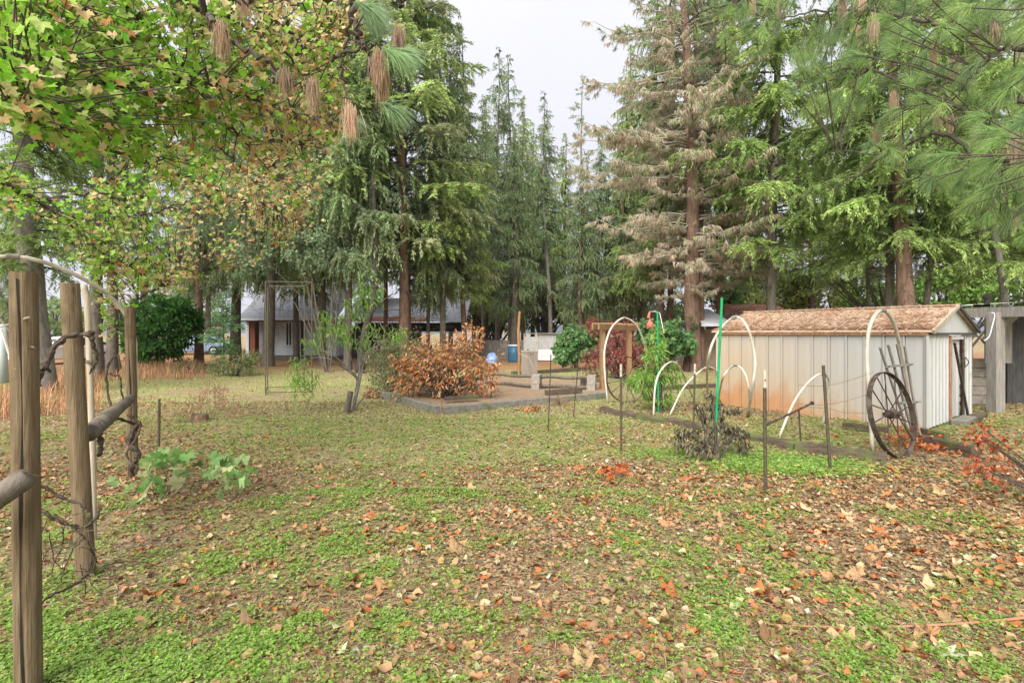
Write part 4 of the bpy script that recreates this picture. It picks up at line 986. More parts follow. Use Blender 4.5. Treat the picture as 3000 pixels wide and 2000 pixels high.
for r_ in range(7):
    for j in range(5):
        m = MB(); m.box((ox - .62 + j * .215 + (r_ % 2) * .1, oy + .12, 1.12 + r_ * .075), (.2, .09, .065)); m.build('brick', M_BRICK, ov_)
m = MB(); m.box((ox + 1.75, oy + .3, 1.1), (.8, .5, 2.2)); m.build('dark_post', M_DARKW, ov_)
cp = thing('chimney_pot', 'small black chimney pipe with round cowl above the shelter beam', 'chimney', P(2892, 880, Yp + 1.5)[:])
p = cp.location; m = MB(); m.tube([p + Vector((0, 0, -.14)), p + Vector((0, 0, .02))], .055, 10); m.build('pipe', M_CRACK, cp)
m = MB(); m.tube([p + Vector((0, 0, .01)), p + Vector((0, 0, .05)), p + Vector((0, 0, .11)), p + Vector((0, 0, .15))], [.05, .085, .085, .04], 12); m.build('cowl', M_CRACK, cp, smooth=True)
m = MB(); m.box(p + Vector((-.2, 0, -.12)), (.16, .1, .06)); m.build('foot', M_CRACK, cp)
t = thing('hanging_strip', 'curved pale rope end dangling from the shelter beam', 'rope', P(2912, 915, Yp - .2)[:])
m = MB(); m.tube(arc([P(2905, 915, Yp - .18), P(2914, 922, Yp - .2), P(2907, 955, Yp - .2), P(2898, 985, Yp - .2), P(2884, 998, Yp - .2)], 16), .008, 6); m.build('rope', M_TRIM, t)

# ---------------------------------------------------------------- neighbour buildings behind the shed
M_GR = pmat('pale_metal_roof', (.40,.40,.43), (.52,.52,.55), 3, rough=.5, bump=0)
nb = thing('carport', 'pale grey flat roofed outbuilding behind the left end of the shed', 'outbuilding', (9, 22, 0))
m = MB(); a, b_ = hx(2055, 21), hx(2150, 21); m.add([(a, 21, 2.0), (b_, 21, 2.0), (b_ + .3, 24.5, 2.75), (a + .9, 24.5, 2.75)], [(0, 1, 2, 3)]); m.box(((a + b_) / 2, 21, 1.93), (b_ - a, .12, .12)); m.build('roof', M_GR, nb)
m = MB(); m.box(((a + b_) / 2 + .2, 21.3, 1.83), (b_ - a - .2, .1, .14)); m.build('fascia', M_DARKW, nb)
m = MB(); m.box(((a + b_) / 2 + .4, 23.0, .9), (b_ - a - .4, .1, 1.75)); m.build('wall', pmat('tan_wall', (.30,.22,.15), (.4,.31,.22), 4, rough=.9, bump=0), nb)
nb = thing('barn', 'distant barn with a reddish ribbed metal roof behind the shed roof', 'barn', (12, 26, 0))
m = MB(); Yb = 25
for k in range(18):
    a = hx(2150, Yb) + (hx(2375, Yb) - hx(2150, Yb)) * k / 18; s_ = (hx(2375, Yb) - hx(2150, Yb)) / 18
    m.add([(a, Yb, 2.1), (a + s_ * .8, Yb, 2.1), (a + s_, Yb, 2.16), (a + .25, Yb + 4, 3.2), (a + s_ * .8 + .25, Yb + 4, 3.2), (a + s_ + .25, Yb + 4, 3.26)], [(0, 1, 4, 3), (1, 2, 5, 4)])
m.build('roof', M_RROOF, nb)
m = MB(); m.box(((hx(2180, Yb) + hx(2370, Yb)) / 2, Yb + 1, 1.0), (hx(2370, Yb) - hx(2180, Yb), .1, 2.2)); m.add([(hx(2375, Yb), Yb, 2.1), (hx(2375, Yb) + .25, Yb + 4, 3.25), (hx(2375, Yb) + 1.2, Yb + 4.2, 2.1)], [(0, 1, 2)]); m.build('wall', M_DARKW, nb)

for lbl, x0, x1, Yh, zr in (('pale far house behind the board fence', 1360, 1500, 58, 3.6), ('pale far house behind the arbor and vine shrub', 1690, 1790, 55, 3.2), ('cream far house left of the white house', 500, 600, 64, 3.4)):
    t = thing('far_house', lbl, 'house', (hx((x0 + x1) / 2, Yh), Yh, 0)); a, b_ = hx(x0, Yh), hx(x1, Yh)
    m = MB(); m.box(((a + b_) / 2, Yh + 2, 1.2), (b_ - a, 4, 2.5)); m.build('wall', pmat('far_wall', (.45,.38,.33), (.55,.48,.42), 2, rough=.9, bump=0), t)
    m = MB(); m.add([(a - .3, Yh - .3, 2.4), (b_ + .3, Yh - .3, 2.4), (b_ + .3, Yh + 2, zr), (a - .3, Yh + 2, zr), (b_ + .3, Yh + 4.3, 2.4), (a - .3, Yh + 4.3, 2.4)], [(0, 1, 2, 3), (3, 2, 4, 5)]); m.build('roof', M_SHINGLE, t)
    for f in (.25, .7):
        m = MB(); m.box((a + (b_ - a) * f, Yh - .03, 1.4), (.9, .06, .9)); m.build('window', M_GLASS, t)

# ---------------------------------------------------------------- tall metal frame
fm_ = thing('rusty_box_trellis', 'tall thin rusted box frame standing open before the house', 'trellis', G(778, 1155)[:])
b1 = G(778, 1156); b2 = PX(784, 14.55); H1 = 2.93
b3 = PX(914, 13.4); b4 = PX(892, 14.6)
tops_ = [Vector((v_.x, v_.y, H1)) for v_ in (b1, b2, b3, b4)]
for q, tt in zip((b1, b2, b3, b4), tops_):
    m = MB(); m.beam(q - Vector((0, 0, .05)), tt, .023, .023, up=(1, 0, 0)); m.build('upright', M_TPOST, fm_)
for zz in (.06, H1):
    for i, j in ((0, 1), (0, 2), (1, 3), (2, 3)):
        a, b_ = [Vector((v_.x, v_.y, zz)) for v_ in ((b1, b2, b3, b4)[i], (b1, b2, b3, b4)[j])]
        m = MB(); m.beam(a, b_, .022, .022); m.build('crossbar', M_TPOST, fm_)

# ---------------------------------------------------------------- parked cars far left
def car(label, x, Y, rz, colr, L=4.2):
    p = PX(x, Y); t = thing('parked_car', label, 'car', (0, 0, 0)); mt = pmat('car_paint', tuple(c * .9 for c in colr), colr, 2, rough=.25, bump=0, spec=.6)
    prof = [(-.5, .25), (-.5, .62), (-.47, .78), (-.40, .86), (-.27, .92), (-.13, 1.32), (.02, 1.42), (.22, 1.42), (.38, 1.2), (.47, .95), (.5, .8), (.5, .25)]
    pts = [(a * L, z) for a, z in prof]; W = .85; V = []
    for s_, inn in ((-W, 0), (W, 0)):
        for a, z in pts: V.append((a, s_ * (1 if z < 1.0 else .82), z))
    n_ = len(pts); fs = [tuple(range(n_)), tuple(range(2 * n_ - 1, n_ - 1, -1))] + [(i, n_ + i, n_ + (i + 1) % n_, (i + 1) % n_) for i in range(n_)]
    m = MB(); m.add(V, fs); m.build('body', mt, t, bevel=.05)
    m = MB()
    gl_ = [(-.245, .95), (-.135, 1.27), (.02, 1.36), (.21, 1.36), (.34, 1.16), (.40, .98)]
    for s_ in (-1, 1):
        m.add([(a * L, s_ * (W * .83 + (.13 if z < 1 else .012)), z) for a, z in gl_], [tuple(range(6)) if s_ < 0 else tuple(range(5, -1, -1))])
    m.build('side_windows', M_GLASS, t, kind='thing')
    m = MB(); m.add([(-.262 * L, -.66, .955), (-.262 * L, .66, .955), (-.142 * L, .6, 1.3), (-.142 * L, -.6, 1.3)], [(0, 1, 2, 3)]); m.build('windscreen', M_GLASS, t)
    for a in (-.31, .31):
        for s_ in (-1, 1):
            m = MB(); m.tube([(a * L, s_ * .72, .31), (a * L, s_ * .88, .31)], .31, 18); w_ = m.build('wheel', M_CRACK, t)
            m = MB(); m.tube([(a * L, s_ * .86, .31), (a * L, s_ * .895, .31)], .19, 12); link('rim', m.mesh('rim'), M_GR, w_)
    for s_ in (-.6, .6):
        m = MB(); m.box((-.495 * L, s_, .68), (.06, .26, .12)); m.build('headlight', M_TRIM, t)
    t.location = (p.x, p.y, 0); t.rotation_euler = (0, 0, rz); return t
car('silver blue hatchback parked behind the fir trunks left of the house', 573, 38, .35, (.20, .25, .38))
car('white car just visible between the first and second fence posts', 188, 27, 1.2, (.7, .7, .7))
# ---------------------------------------------------------------- near fence posts at left
rg = np.random.default_rng(77)
def wpost(label, x0, y0, ztop, r, lean, cracks, seed):
    g = G(x0, y0); t = thing('fence_post', label, 'fence post', (g.x, g.y, 0), 'round fence posts at the left')
    rr = np.random.default_rng(seed); n = 28; k = 14
    a = np.linspace(0, 2*np.pi, n, endpoint=False); rad = r * (1 + .03*np.sin(2*a + seed) + rr.uniform(-.008, .008, n))
    for ca, w_ in cracks:
        dd = np.abs((a - ca + np.pi) % (2*np.pi) - np.pi); rad = rad * (1 - w_ * np.exp(-(dd / .10) ** 2))
    V = []
    for i, z in enumerate(np.linspace(-.3, ztop, k)):
        tw = 1 + .01 * math.sin(i * 1.3)
        if i == k - 1: tw *= .985
        zz = np.full(n, z) + (rr.uniform(-.004, .004, n) if i == k-1 else 0)
        V.append(np.stack([g.x + lean * z + rad*tw*np.cos(a), g.y + rad*tw*np.sin(a), zz], 1))
    m = MB(); fs = [(i*n+j, i*n+(j+1) % n, (i+1)*n+(j+1) % n, (i+1)*n+j) for i in range(k-1) for j in range(n)] + [tuple((k-1)*n + j for j in range(n))]
    m.add(np.concatenate(V), fs); m.build('shaft', M_POST, t, smooth=False)
    for ca, w_ in cracks:   # long drying crack, a thin dark gap that narrows to both ends
        m = MB(); V = []; N_ = 16
        for i in range(N_):
            f = i / (N_ - 1); z = .05 + (ztop - .08) * f; hw = .0075 * w_ / .25 + .0012 * (math.sin(math.pi * min(1, .12 + f)) ** .6) + .001; off = .010 * math.sin(f * 7 + seed)
            cx = ca + off / r
            rd = r * .995
            for s_ in (-1, 1):
                an = cx + s_ * hw / r; V.append((g.x + lean * z + rd * math.cos(an), g.y + rd * math.sin(an), z))
        m.add(V, [(2*i, 2*i+1, 2*i+3, 2*i+2) for i in range(N_ - 1)]); m.build('crack', M_CRACK, t)
    return t
wpost('thick round cracked fence post nearest the camera left edge', 84, 2042, 1.865, .050, -.012, [(-1.15, .10)], 3)
p2 = wpost('second round fence post with a pale split pole strapped to it', 252, 1690, 1.925, .054, -.055, [(-.55, .07)], 9)
wpost('third slimmer fence post wrapped by a dead vine at its foot', 390, 1392, 1.885, .052, -.02, [(-1.2, .12)], 5)
sp_ = thing('split_pole', 'pale bleached split pole bound to the second fence post', 'pole', G(280, 1640)[:])
g = G(282, 1585); m = MB(); pt_ = arc([Vector((g.x - .02, g.y, -.05)), P(272, 1350, g.y), P(264, 1100, g.y), P(256, 900, g.y), P(246, 835, g.y)], 16)
m.tube(pt_, [.022] * len(pt_), 10); m.build('pole', M_WHITEW, sp_, smooth=True)
m = MB(); q = P(268, 1062, g.y); m.tube([q, q + Vector((0, 0, .02))], .038, 10); m.build('strap', M_RAIL, sp_)
dp = thing('hanging_pipe', 'short pale grey pipe hanging by the far left post', 'pipe', P(10, 1040, 2.7)[:])
m = MB(); m.tube([P(2, 950, 2.7), P(10, 1122, 2.7)], .022, 10); m.build('pipe', pmat('grey_pipe', (.36,.40,.38), (.48,.52,.50), 4, rough=.5, bump=0), dp, smooth=True)
m = MB(); m.tube(arc([P(-20, 905, 2.6), P(20, 960, 2.5), P(60, 1005, 2.35), P(102, 1018, 2.2)], 10), .005, 5); m.build('wire', M_RAIL, dp)
m = MB(); m.tube(arc([P(-10, 962, 2.5), P(40, 945, 2.35), P(84, 929, 2.15)], 8), .004, 5); m.build('twig', M_PALEBR, dp)
m = MB(); m.tube(arc([P(5, 965, 2.4), P(28, 1040, 2.3), P(48, 1082, 2.2)], 8), .005, 5); m.build('twig', M_PALEBR, dp)
# rails
t = thing('log_rail', 'grey log rail ending against the nearest fence post', 'rail', P(20, 1420, 2.1)[:])
m = MB(); e1 = P(84, 1392, 2.14); e0 = P(-160, 1560, 2.0); m.tube([e0, lerp(e0, e1, .5), lerp(e0, e1, .93), e1], [.046, .047, .046, .036], 16, rough=.04, rng=rg); m.build('log', M_RAIL, t, smooth=True)
m = MB(); m.tube([e1 + Vector((-.01, -.02, .02)), e1 + Vector((.045, .0, -.004))], .003, 5); m.build('nail', M_RUST, t)
t = thing('log_rail', 'grey log rail running from the second post to the third post', 'rail', P(330, 1210, 4.5)[:])
e1 = P(383, 1166, 5.6); e0 = P(262, 1268, 3.45); m = MB(); m.tube([e0, lerp(e0, e1, .3), lerp(e0, e1, .6), lerp(e0, e1, .95), e1], [.055, .058, .052, .05, .04], 16, rough=.05, rng=rg); m.build('log', M_RAIL, t, smooth=True)
for f in (.55, .8):
    m = MB(); q = lerp(e0, e1, f); m.tube([q - (e1-e0).normalized()*.006, q + (e1-e0).normalized()*.006], .056, 12, cap=False); m.build('wire', M_RUST, t)
# dead grape vine
M_VINE = pmat('vine_bark', (.035,.025,.018), (.12,.09,.065), 14, (2, 2, 2), .95, 1, c3=(.15,.16,.04), s3=9, t3=.57)
vn_ = thing('dead_vine', 'gnarled leafless grapevine winding over the left fence posts', 'vine', G(240, 1680)[:])
def vine(cps, r0, r1, nm='vine_stem', n=26, jit=.012):
    cps = [Vector(c_) + Vector(rg.normal(0, jit * .8, 3)) for c_ in cps]; pts = arc(cps, n); pts = [p + Vector(rg.normal(0, .0022, 3)) for p in pts]
    m = MB(); m.tube(pts, list(np.linspace(r0, r1, len(pts)) * .72 * (1 + .22 * np.sin(np.arange(len(pts)) * 1.3 + r0 * 900))), 8, rough=.15, rng=rg); return m.build(nm, M_VINE, vn_)
vine([P(112, 1130, 3.0), P(118, 1090, 3.0), P(140, 1045, 3.05), P(165, 1005, 3.1), P(215, 985, 3.15), P(265, 975, 3.2)], .030, .02)
vine([P(265, 975, 3.2), P(278, 1000, 3.2), P(280, 1050, 3.25), P(275, 1090, 3.3)], .022, .008)
vine([P(118, 1080, 3.0), P(135, 1085, 3.05), P(155, 1088, 3.1)], .02, .005)
vine([P(90, 1408, 3.0), P(130, 1425, 3.05), P(190, 1455, 3.1), P(240, 1480, 3.1), P(268, 1520, 3.1)], .012, .014)
vine([P(90, 1470, 3.0), P(140, 1500, 3.0), P(190, 1535, 3.05), P(245, 1545, 3.1), P(280, 1520, 3.1), P(290, 1495, 3.1)], .014, .012, jit=.008)
vine([P(160, 1505, 2.9), P(200, 1540, 2.9), P(255, 1575, 2.95), P(270, 1620, 3.0), P(292, 1655, 3.1)], .008, .005, jit=.006)
vine([P(100, 1575, 2.9), P(150, 1600, 2.9), P(200, 1600, 2.9), P(250, 1570, 2.95)], .007, .006, jit=.006)
vine([P(190, 1545, 2.9), P(180, 1600, 2.9), P(160, 1660, 2.9), P(150, 1690, 2.9)], .006, .003, jit=.006)
vine([P(250, 1575, 2.9), P(210, 1610, 2.85), P(180, 1680, 2.8), P(185, 1700, 2.8)], .007, .003, jit=.006)
vine([P(275, 1640, 3.1), P(230, 1690, 2.9), P(150, 1745, 2.6), P(100, 1790, 2.5)], .012, .006)
vine([P(285, 1245, 3.6), P(300, 1290, 3.6), P(290, 1330, 3.55), P(305, 1325, 3.55)], .03, .014)
vine([P(310, 1240, 3.9), P(325, 1230, 4.1), P(360, 1220, 4.8), P(395, 1245, 5.3)], .022, .018)
vine([P(395, 1240, 5.55), P(375, 1290, 5.5), P(400, 1330, 5.5), P(385, 1370, 5.55), P(390, 1395, 5.6)], .05, .035)
vine([P(380, 1215, 5.5), P(410, 1240, 5.5), P(400, 1290, 5.5), P(372, 1330, 5.5), P(402, 1375, 5.5)], .02, .012)
vine([P(330, 1220, 4.9), P(315, 1160, 5.0), P(312, 1090, 5.0), P(330, 1050, 5.0), P(345, 1045, 5.0), P(355, 1080, 5.0)], .016, .012)
vine([P(330, 1100, 5.0), P(350, 1110, 5.0), P(360, 1150, 5.0), P(365, 1200, 5.0)], .016, .01)
for k in range(26):
    a = P(rg.uniform(100, 300), rg.uniform(1500, 1700), rg.uniform(2.7, 3.3)); d = Vector(rg.normal(0, .16, 3)); d.z = -abs(d.z)
    vine([a, a + d * .5 + Vector(rg.normal(0, .03, 3)), a + d], .004, .002, 'twig', 8, .004)

# ---------------------------------------------------------------- leaf templates
def maple_template():
    half = [(-74, .20), (-58, .55), (-40, .80), (-28, .66), (-14, .60), (0, .84), (12, .78), (27, 1.04), (38, .80), (48, .72), (57, .60), (66, .76), (74, .92), (82, .86)]
    an = [(a, r) for a, r in half] + [(90, 1.12)] + [(180 - a, r) for a, r in half[::-1]] 
    pts = [(0, 0, 0)] + [(r * math.cos(R(a)) * .5, (r * math.sin(R(a)) + .15) * .5, 0) for a, r in an]
    n = len(an); return np.array(pts), np.array([(0, i, i + 1) for i in range(1, n)])
MT, MF = maple_template()
def bend_t(tv, fold, curl, wav, rng):
    v = tv.copy(); v[:, 2] = fold * np.abs(v[:, 0]) + curl * (v[:, 1] ** 2) + wav * np.sin(v[:, 0] * 9 + v[:, 1] * 7 + rng.uniform(0, 6)) * (np.hypot(v[:, 0], v[:, 1]))
    return v
def oval_template():
    y = np.array([0, .18, .42, .70, .9, 1.0]); w_ = np.array([.02, .22, .31, .22, .09, .0]); V = []
    for a, b_ in zip(y, w_): V += [(-b_, a - .5, 0), (0, a - .5, 0), (b_, a - .5, 0)]
    Fs = []
    for i in range(5):
        o_ = i * 3; Fs += [(o_, o_+1, o_+4), (o_, o_+4, o_+3), (o_+1, o_+2, o_+5), (o_+1, o_+5, o_+4)]
    return np.array(V), np.array(Fs)
OT, OF = oval_template()

# ---------------------------------------------------------------- broadleaved maple overhead at left
mp_ = thing('maple_tree', 'overhanging maple with green and tan autumn leaves filling the upper left', 'tree', (-8.2, 3.6, 0))
mr_ = np.random.default_rng(21)
m = MB(); m.tube([(-8.2, 3.6, -.1), (-8.15, 3.6, .3), (-8.1, 3.65, 1.5), (-7.9, 3.7, 3.0), (-7.7, 3.8, 4.6), (-7.3, 4.2, 7.0)], [.34, .27, .24, .22, .18, .10], 14, rough=.05, rng=mr_); m.build('trunk', M_BARK, mp_, smooth=True)
def md(x, y):  # depth of the hanging canopy at a place in it
    return 3.6 + 3.6 * min(1, max(0, x / 1000)) + 3.4 * min(1, max(0, (y - 380) / 260))
limbs = []
LIMBS = [[(-400, 250), (0, 160), (200, 215), (450, 275), (620, 330), (720, 420), (800, 520)],
         [(-400, 60), (0, -60), (300, 60), (430, 160), (500, 240), (560, 330), (640, 420), (760, 560)],
         [(-400, 320), (0, 320), (120, 350), (250, 410), (430, 475), (470, 460)],
         [(-400, 380), (0, 540), (110, 585), (210, 660), (330, 760), (480, 835)],
         [(-300, -200), (200, -100), (380, 30), (490, 190), (620, 300), (700, 395), (880, 420)],
         [(-200, -250), (400, -120), (560, 20), (680, 60), (800, 110), (870, 200), (930, 280)],
         [(0, -250), (600, -100), (760, 20), (900, 120), (1000, 60)],
         [(110, 585), (300, 565), (480, 560), (600, 530)],
         [(210, 640), (330, 645), (450, 620), (560, 590)],
         [(430, 475), (600, 540), (720, 590), (860, 590)],
         [(250, 410), (400, 420), (560, 470), (700, 520)],
         [(500, 240), (640, 250), (760, 300), (860, 330), (960, 370)],
         [(560, 20), (640, 120), (700, 220), (740, 330)],
         [(330, 760), (400, 790), (500, 770), (590, 800)],
         [(480, 835), (430, 860), (380, 900), (330, 960)],
         [(0, 160), (120, 250), (250, 330), (350, 390)],
         [(300, 60), (360, 150), (430, 250), (520, 330)]]
root3 = Vector((-7.8, 3.75, 4.0))
NODES = []
for li, L_ in enumerate(LIMBS):
    c = [P(x, y, md(x, y) + (.3 * math.sin(li * 2.1))) for x, y in L_]
    if L_[0][0] < 0 or L_[0][1] <= -200: c = [root3 + Vector((0, 0, .35 * (li % 4)))] + c
    pts = arc(c, 8 * len(c)); pts = [p + Vector(mr_.normal(0, .018, 3)) for p in pts]
    r0 = .062 if len(c) > len(L_) else .024
    m = MB(); m.tube(pts, list(np.linspace(r0, .006, len(pts)) ** 1.0), 7, cap=False); m.build('limb', M_BRANCH, mp_)
    NODES += [p for p in pts]
NODES = np.array([tuple(p) for p in NODES])
def inpoly(x, y, poly):
    c = False; j = len(poly) - 1
    for i in range(len(poly)):
        if (poly[i][1] > y) != (poly[j][1] > y) and x < (poly[j][0]-poly[i][0])*(y-poly[i][1])/(poly[j][1]-poly[i][1]) + poly[i][0]: c = not c
        j = i
    return c
POLYS = [([(-60, -60), (1090, -60), (1070, 120), (1030, 180), (1060, 260), (1000, 300), (1010, 410), (960, 480), (940, 640), (860, 740), (770, 690), (690, 620), (520, 560), (400, 470), (280, 420), (200, 400), (100, 330), (-60, 350)], 1650),
         ([(300, 520), (520, 540), (700, 640), (860, 700), (830, 770), (700, 740), (600, 700), (420, 800), (300, 800), (170, 760), (150, 620), (230, 600)], 240),
         ([(230, 740), (420, 720), (600, 760), (560, 830), (470, 850), (440, 820), (360, 870), (310, 920), (330, 985), (300, 990), (280, 900), (250, 850)], 120),
         ([(-40, 470), (110, 470), (120, 600), (60, 640), (-40, 620)], 36)]
LT = []; LD = []; LS = []; LC = []
tw = MB()
CG = [(.22,.46,.04), (.28,.52,.05), (.16,.38,.04), (.36,.58,.09), (.33,.50,.09), (.46,.58,.17)]
CT = [(.70,.52,.26), (.66,.46,.22), (.62,.56,.24), (.50,.25,.11), (.60,.54,.26), (.72,.60,.33)]
for poly, cnt in POLYS:
    xs_ = [p[0] for p in poly]; ys_ = [p[1] for p in poly]; k = 0
    while k < cnt:
        x, y = mr_.uniform(min(xs_), max(xs_)), mr_.uniform(min(ys_), max(ys_))
        if not inpoly(x, y, poly): continue
        k += 1
        c = np.array(P(x, y, md(x, y) + mr_.normal(0, .55)))
        dist = np.linalg.norm(NODES - c, axis=1); nd = NODES[dist.argmin()]; dm = dist.min()
        if dm > 1.3: c = nd + (c - nd) * (1.3 / dm)
        mid = (nd + c) / 2 + mr_.normal(0, .05, 3) + [0, 0, .04]
        tw.tube([nd, mid, c], [.009, .006, .004], 4, cap=False)
        pt = np.clip((x - 250) / 900 + (y - 200) / 1500, .0, .75) + (.6 if (x > 680 and y > 440) else -.12) + .45 * (vn(x, y, 120, 9) - .5)
        tan = vn(x, y, 60, 5) * .8 + mr_.uniform(0, .35) < pt + .06
        ng = mr_.integers(4, 8)
        for q in range(ng):
            f = mr_.uniform(.35, 1.05); b0 = nd + (c - nd) * f + mr_.normal(0, .07, 3)
            s_ = mr_.uniform(.06, .122)
            LT.append(b0 + [0, 0, -.03]); LD.append([mr_.normal(0, .8), mr_.normal(0, .8), -abs(mr_.normal(.25, .5))]); LS.append(s_)
            LC.append(pick(mr_, CT if (tan if mr_.uniform() < .8 else not tan) else CG, 1, .2)[0])
tw.build('twigs', M_BRANCH, mp_, kind='stuff')
LT = np.array(LT); LD = np.array(LD); LS = np.array(LS); LC = np.array(LC)
LM = dirmats(LD, mr_.uniform(-1.0, 1.0, len(LD)))
order = np.argsort(-(LS / np.maximum(LT[:, 1], .5)))
inv = (np.abs(LT[:, 0] / LT[:, 1]) < .98) & ((LT[:, 2] - CAM_H) / LT[:, 1] < .62)
big = [i for i in order if inv[i]][:290]; rest = np.setdiff1d(np.arange(len(LT)), big)
fol = MB()
for v_ in range(3):
    sel = rest[v_::3]; scatter(fol, bend_t(MT, .15 + .15 * v_, -.3, .12, mr_), MF, LM[sel], LT[sel], LS[sel], LC[sel])
fol.build('foliage', M_LEAF, mp_, kind='stuff')
# shared meshes for the leaves one can pick apart
def colour_mesh(nm, tv, tf, c, mat):
    m = MB(); m.add(tv, tf, np.array(c)); me = m.mesh(nm, smooth=False); me.materials.append(mat); return me
MLV = [colour_mesh('maple_leaf', bend_t(MT, mr_.uniform(.05, .4), mr_.uniform(-.5, .1), .14, mr_), MF, c, M_LEAF) for c in (CG + CT) for _ in range(2)]
allc = np.array([c for c in (CG + CT) for _ in range(2)])
for i in big:
    j = int(np.argmin(((allc - LC[i]) ** 2).sum(1))) ^ int(mr_.integers(0, 2)) if True else 0
    o = bpy.data.objects.new('leaf', MLV[j]); col.objects.link(o); o.parent = mp_
    Mx = Matrix([[*LM[i][r_]] for r_ in range(3)]).to_4x4() @ Matrix.Scale(float(LS[i]), 4); Mx.translation = Vector(LT[i]) - mp_.location; o.matrix_local = Mx

# ---------------------------------------------------------------- long needled pines overhead
NV = np.array([(-.5, 0, 0), (.5, 0, 0), (0, 1, 0)]); NF = np.array([(0, 1, 2)])
def tassel(rng, p, axis, n, L, wid, spread, droop, c):
    a = np.array(axis, float); a /= np.linalg.norm(a)
    D = a[None, :] * 1.0 + rng.normal(0, spread, (n, 3)) + np.array([0, 0, -droop])
    T = np.array(p) - a * rng.uniform(0, .09, (n, 1)) + rng.normal(0, .02 if droop >= .44 and spread < .3 else .004, (n, 3)); S = L * rng.uniform(.75, 1.15, n)
    C = np.tile(c, (n, 1)) * rng.uniform(.75, 1.25, (n, 1))
    # two-part needles: a straight upper half and a lower half that falls
    D1 = D / np.linalg.norm(D, axis=1, keepdims=True); D2 = D1 + np.array([0, 0, -droop * .9]); D2 /= np.linalg.norm(D2, axis=1, keepdims=True)
    M1 = dirmats(D1, rng.uniform(0, 3, n)); s_ = np.array([wid, 1, 1])
    return T, D1, D2, S, C, M1, wid
def put_tassel(mb, T, D1, D2, S, C, M1, wid):
    X = M1[:, :, 0] * wid * .5; n = len(T)
    A = T - X; B = T + X; m_ = T + D1 * (S * .5)[:, None]; Cc = m_ - X * .9; Dd = m_ + X * .9; E = m_ + D2 * (S * .5)[:, None]
    V = np.stack([A, B, Cc, Dd, E], 1).reshape(-1, 3); b_ = (np.arange(n) * 5)[:, None]
    F3 = np.concatenate([b_ + [0, 1, 3], b_ + [0, 3, 2], b_ + [2, 3, 4]])
    mb.add(V, F3, np.repeat(C, 5, axis=0))
def pine(label, base, trunk, limbs_, tlist, seed, rt):
    rng = np.random.default_rng(seed); t = thing('pine_tree', label, 'tree', base)
    m = MB(); m.tube(trunk, rt, 14, rough=.06, rng=rng); m.build('trunk', M_BARKR, t, smooth=True)
    nodes = []
    for c, r0 in limbs_:
        pts = arc(c, 8 * len(c)); pts = [Vector(p) + Vector(rng.normal(0, .012, 3)) for p in pts]
        m = MB(); m.tube(pts, list(np.linspace(r0, .006, len(pts))), 7, cap=False); m.build('limb', M_BRANCH, t); nodes += [tuple(p) for p in pts]
    nodes = np.array(nodes); twg = MB(); lst = []
    for (p, ax, n, L, sp, dr, c) in tlist:
        p = np.array(p); dist = np.linalg.norm(nodes - p, axis=1); nd = nodes[dist.argmin()]
        if dist.min() > 1.0: p = nd + (p - nd) / dist.min() * 1.0
        twg.tube([nd, (nd + p) / 2 + rng.normal(0, .03, 3), p], [.007, .006, .005], 4, cap=False)
        if ax is None: ax = (p - nd) / (np.linalg.norm(p - nd) + 1e-6) + np.array([0, 0, -.3])
        lst.append((np.linalg.norm(p - np.array([0, 0, 1.6])), tassel(rng, p, ax, n, L, .0032, sp, dr, c)))
    twg.build('twigs', M_BRANCH, t, kind='stuff')
    lst.sort(key=lambda q: q[0]); rest_ = MB()
    for i, (d_, ts) in enumerate(lst):
        if i < 150: m = MB(); put_tassel(m, *ts); m.build('needle_tuft', M_NEEDLE, t)
        else: put_tassel(rest_, *ts)
    if rest_.n: rest_.build('foliage', M_NEEDLE, t, kind='stuff')
    return t
GN = [(.22,.33,.12), (.26,.40,.13), (.19,.28,.12), (.32,.46,.15)]; BN = [(.50,.36,.25), (.56,.42,.30), (.44,.31,.21)]
# left: bough from a pine behind the camera
tl = []
pr = np.random.default_rng(8)
for x, y, kind, L in ((650, 105, 'b', .22), (915, 270, 'b', .20), (1110, 185, 'b', .22), (1122, 250, 'b', .20), (835, 240, 'b', .14), (715, 0, 'b', .16), (1170, 115, 'b', .16),
                   (1160, 152, 'g', .27), (1185, 148, 'g', .24), (1155, 315, 'g', .25), (1035, 350, 'g', .20), (1080, 20, 'g', .26), (1100, 40, 'g', .22), (1290 - 200, 60, 'g', .2), (1025, 345, 'b', .2)):
    Y = 3.3 + pr.uniform(-.15, .15)
    tl.append((P(x, y, Y), (.05, 0, -1) if kind == 'b' else (.9, .1, -.25), 230 if kind == 'b' else 190, L * .85, .17 if kind == 'b' else .40, .45 if kind == 'b' else .45, pick(pr, BN if kind == 'b' else [(.31,.44,.24), (.27,.39,.21)], 1)[0]))
L1 = [([(-1.5, -1.6, 5.2), (-1.2, .8, 5.0), P(870, -120, 3.2), P(1010, -40, 3.3), P(1040, 60, 3.3), P(1050, 110, 3.3), P(1090, 180, 3.3), P(1095, 250, 3.3), P(1130, 300, 3.35)], .035),
      ([P(970, 170, 3.3), P(1040, 150, 3.3), P(1090, 135, 3.3), P(1150, 150, 3.3)], .012),
      ([(-1.6, -1.6, 4.9), (-1.7, .8, 4.6), P(560, -60, 3.2), P(610, 60, 3.25), P(650, 100, 3.3), P(760, 170, 3.3), P(835, 235, 3.3), P(905, 270, 3.3)], .03),
      ([P(1030, 60, 3.3), P(1000, 200, 3.4), P(1020, 300, 3.35), P(1035, 348, 3.3)], .010),
      ([P(610, -40, 3.2), P(700, 0, 3.2), P(780, -10, 3.3), P(900, 20, 3.3)], .012)]
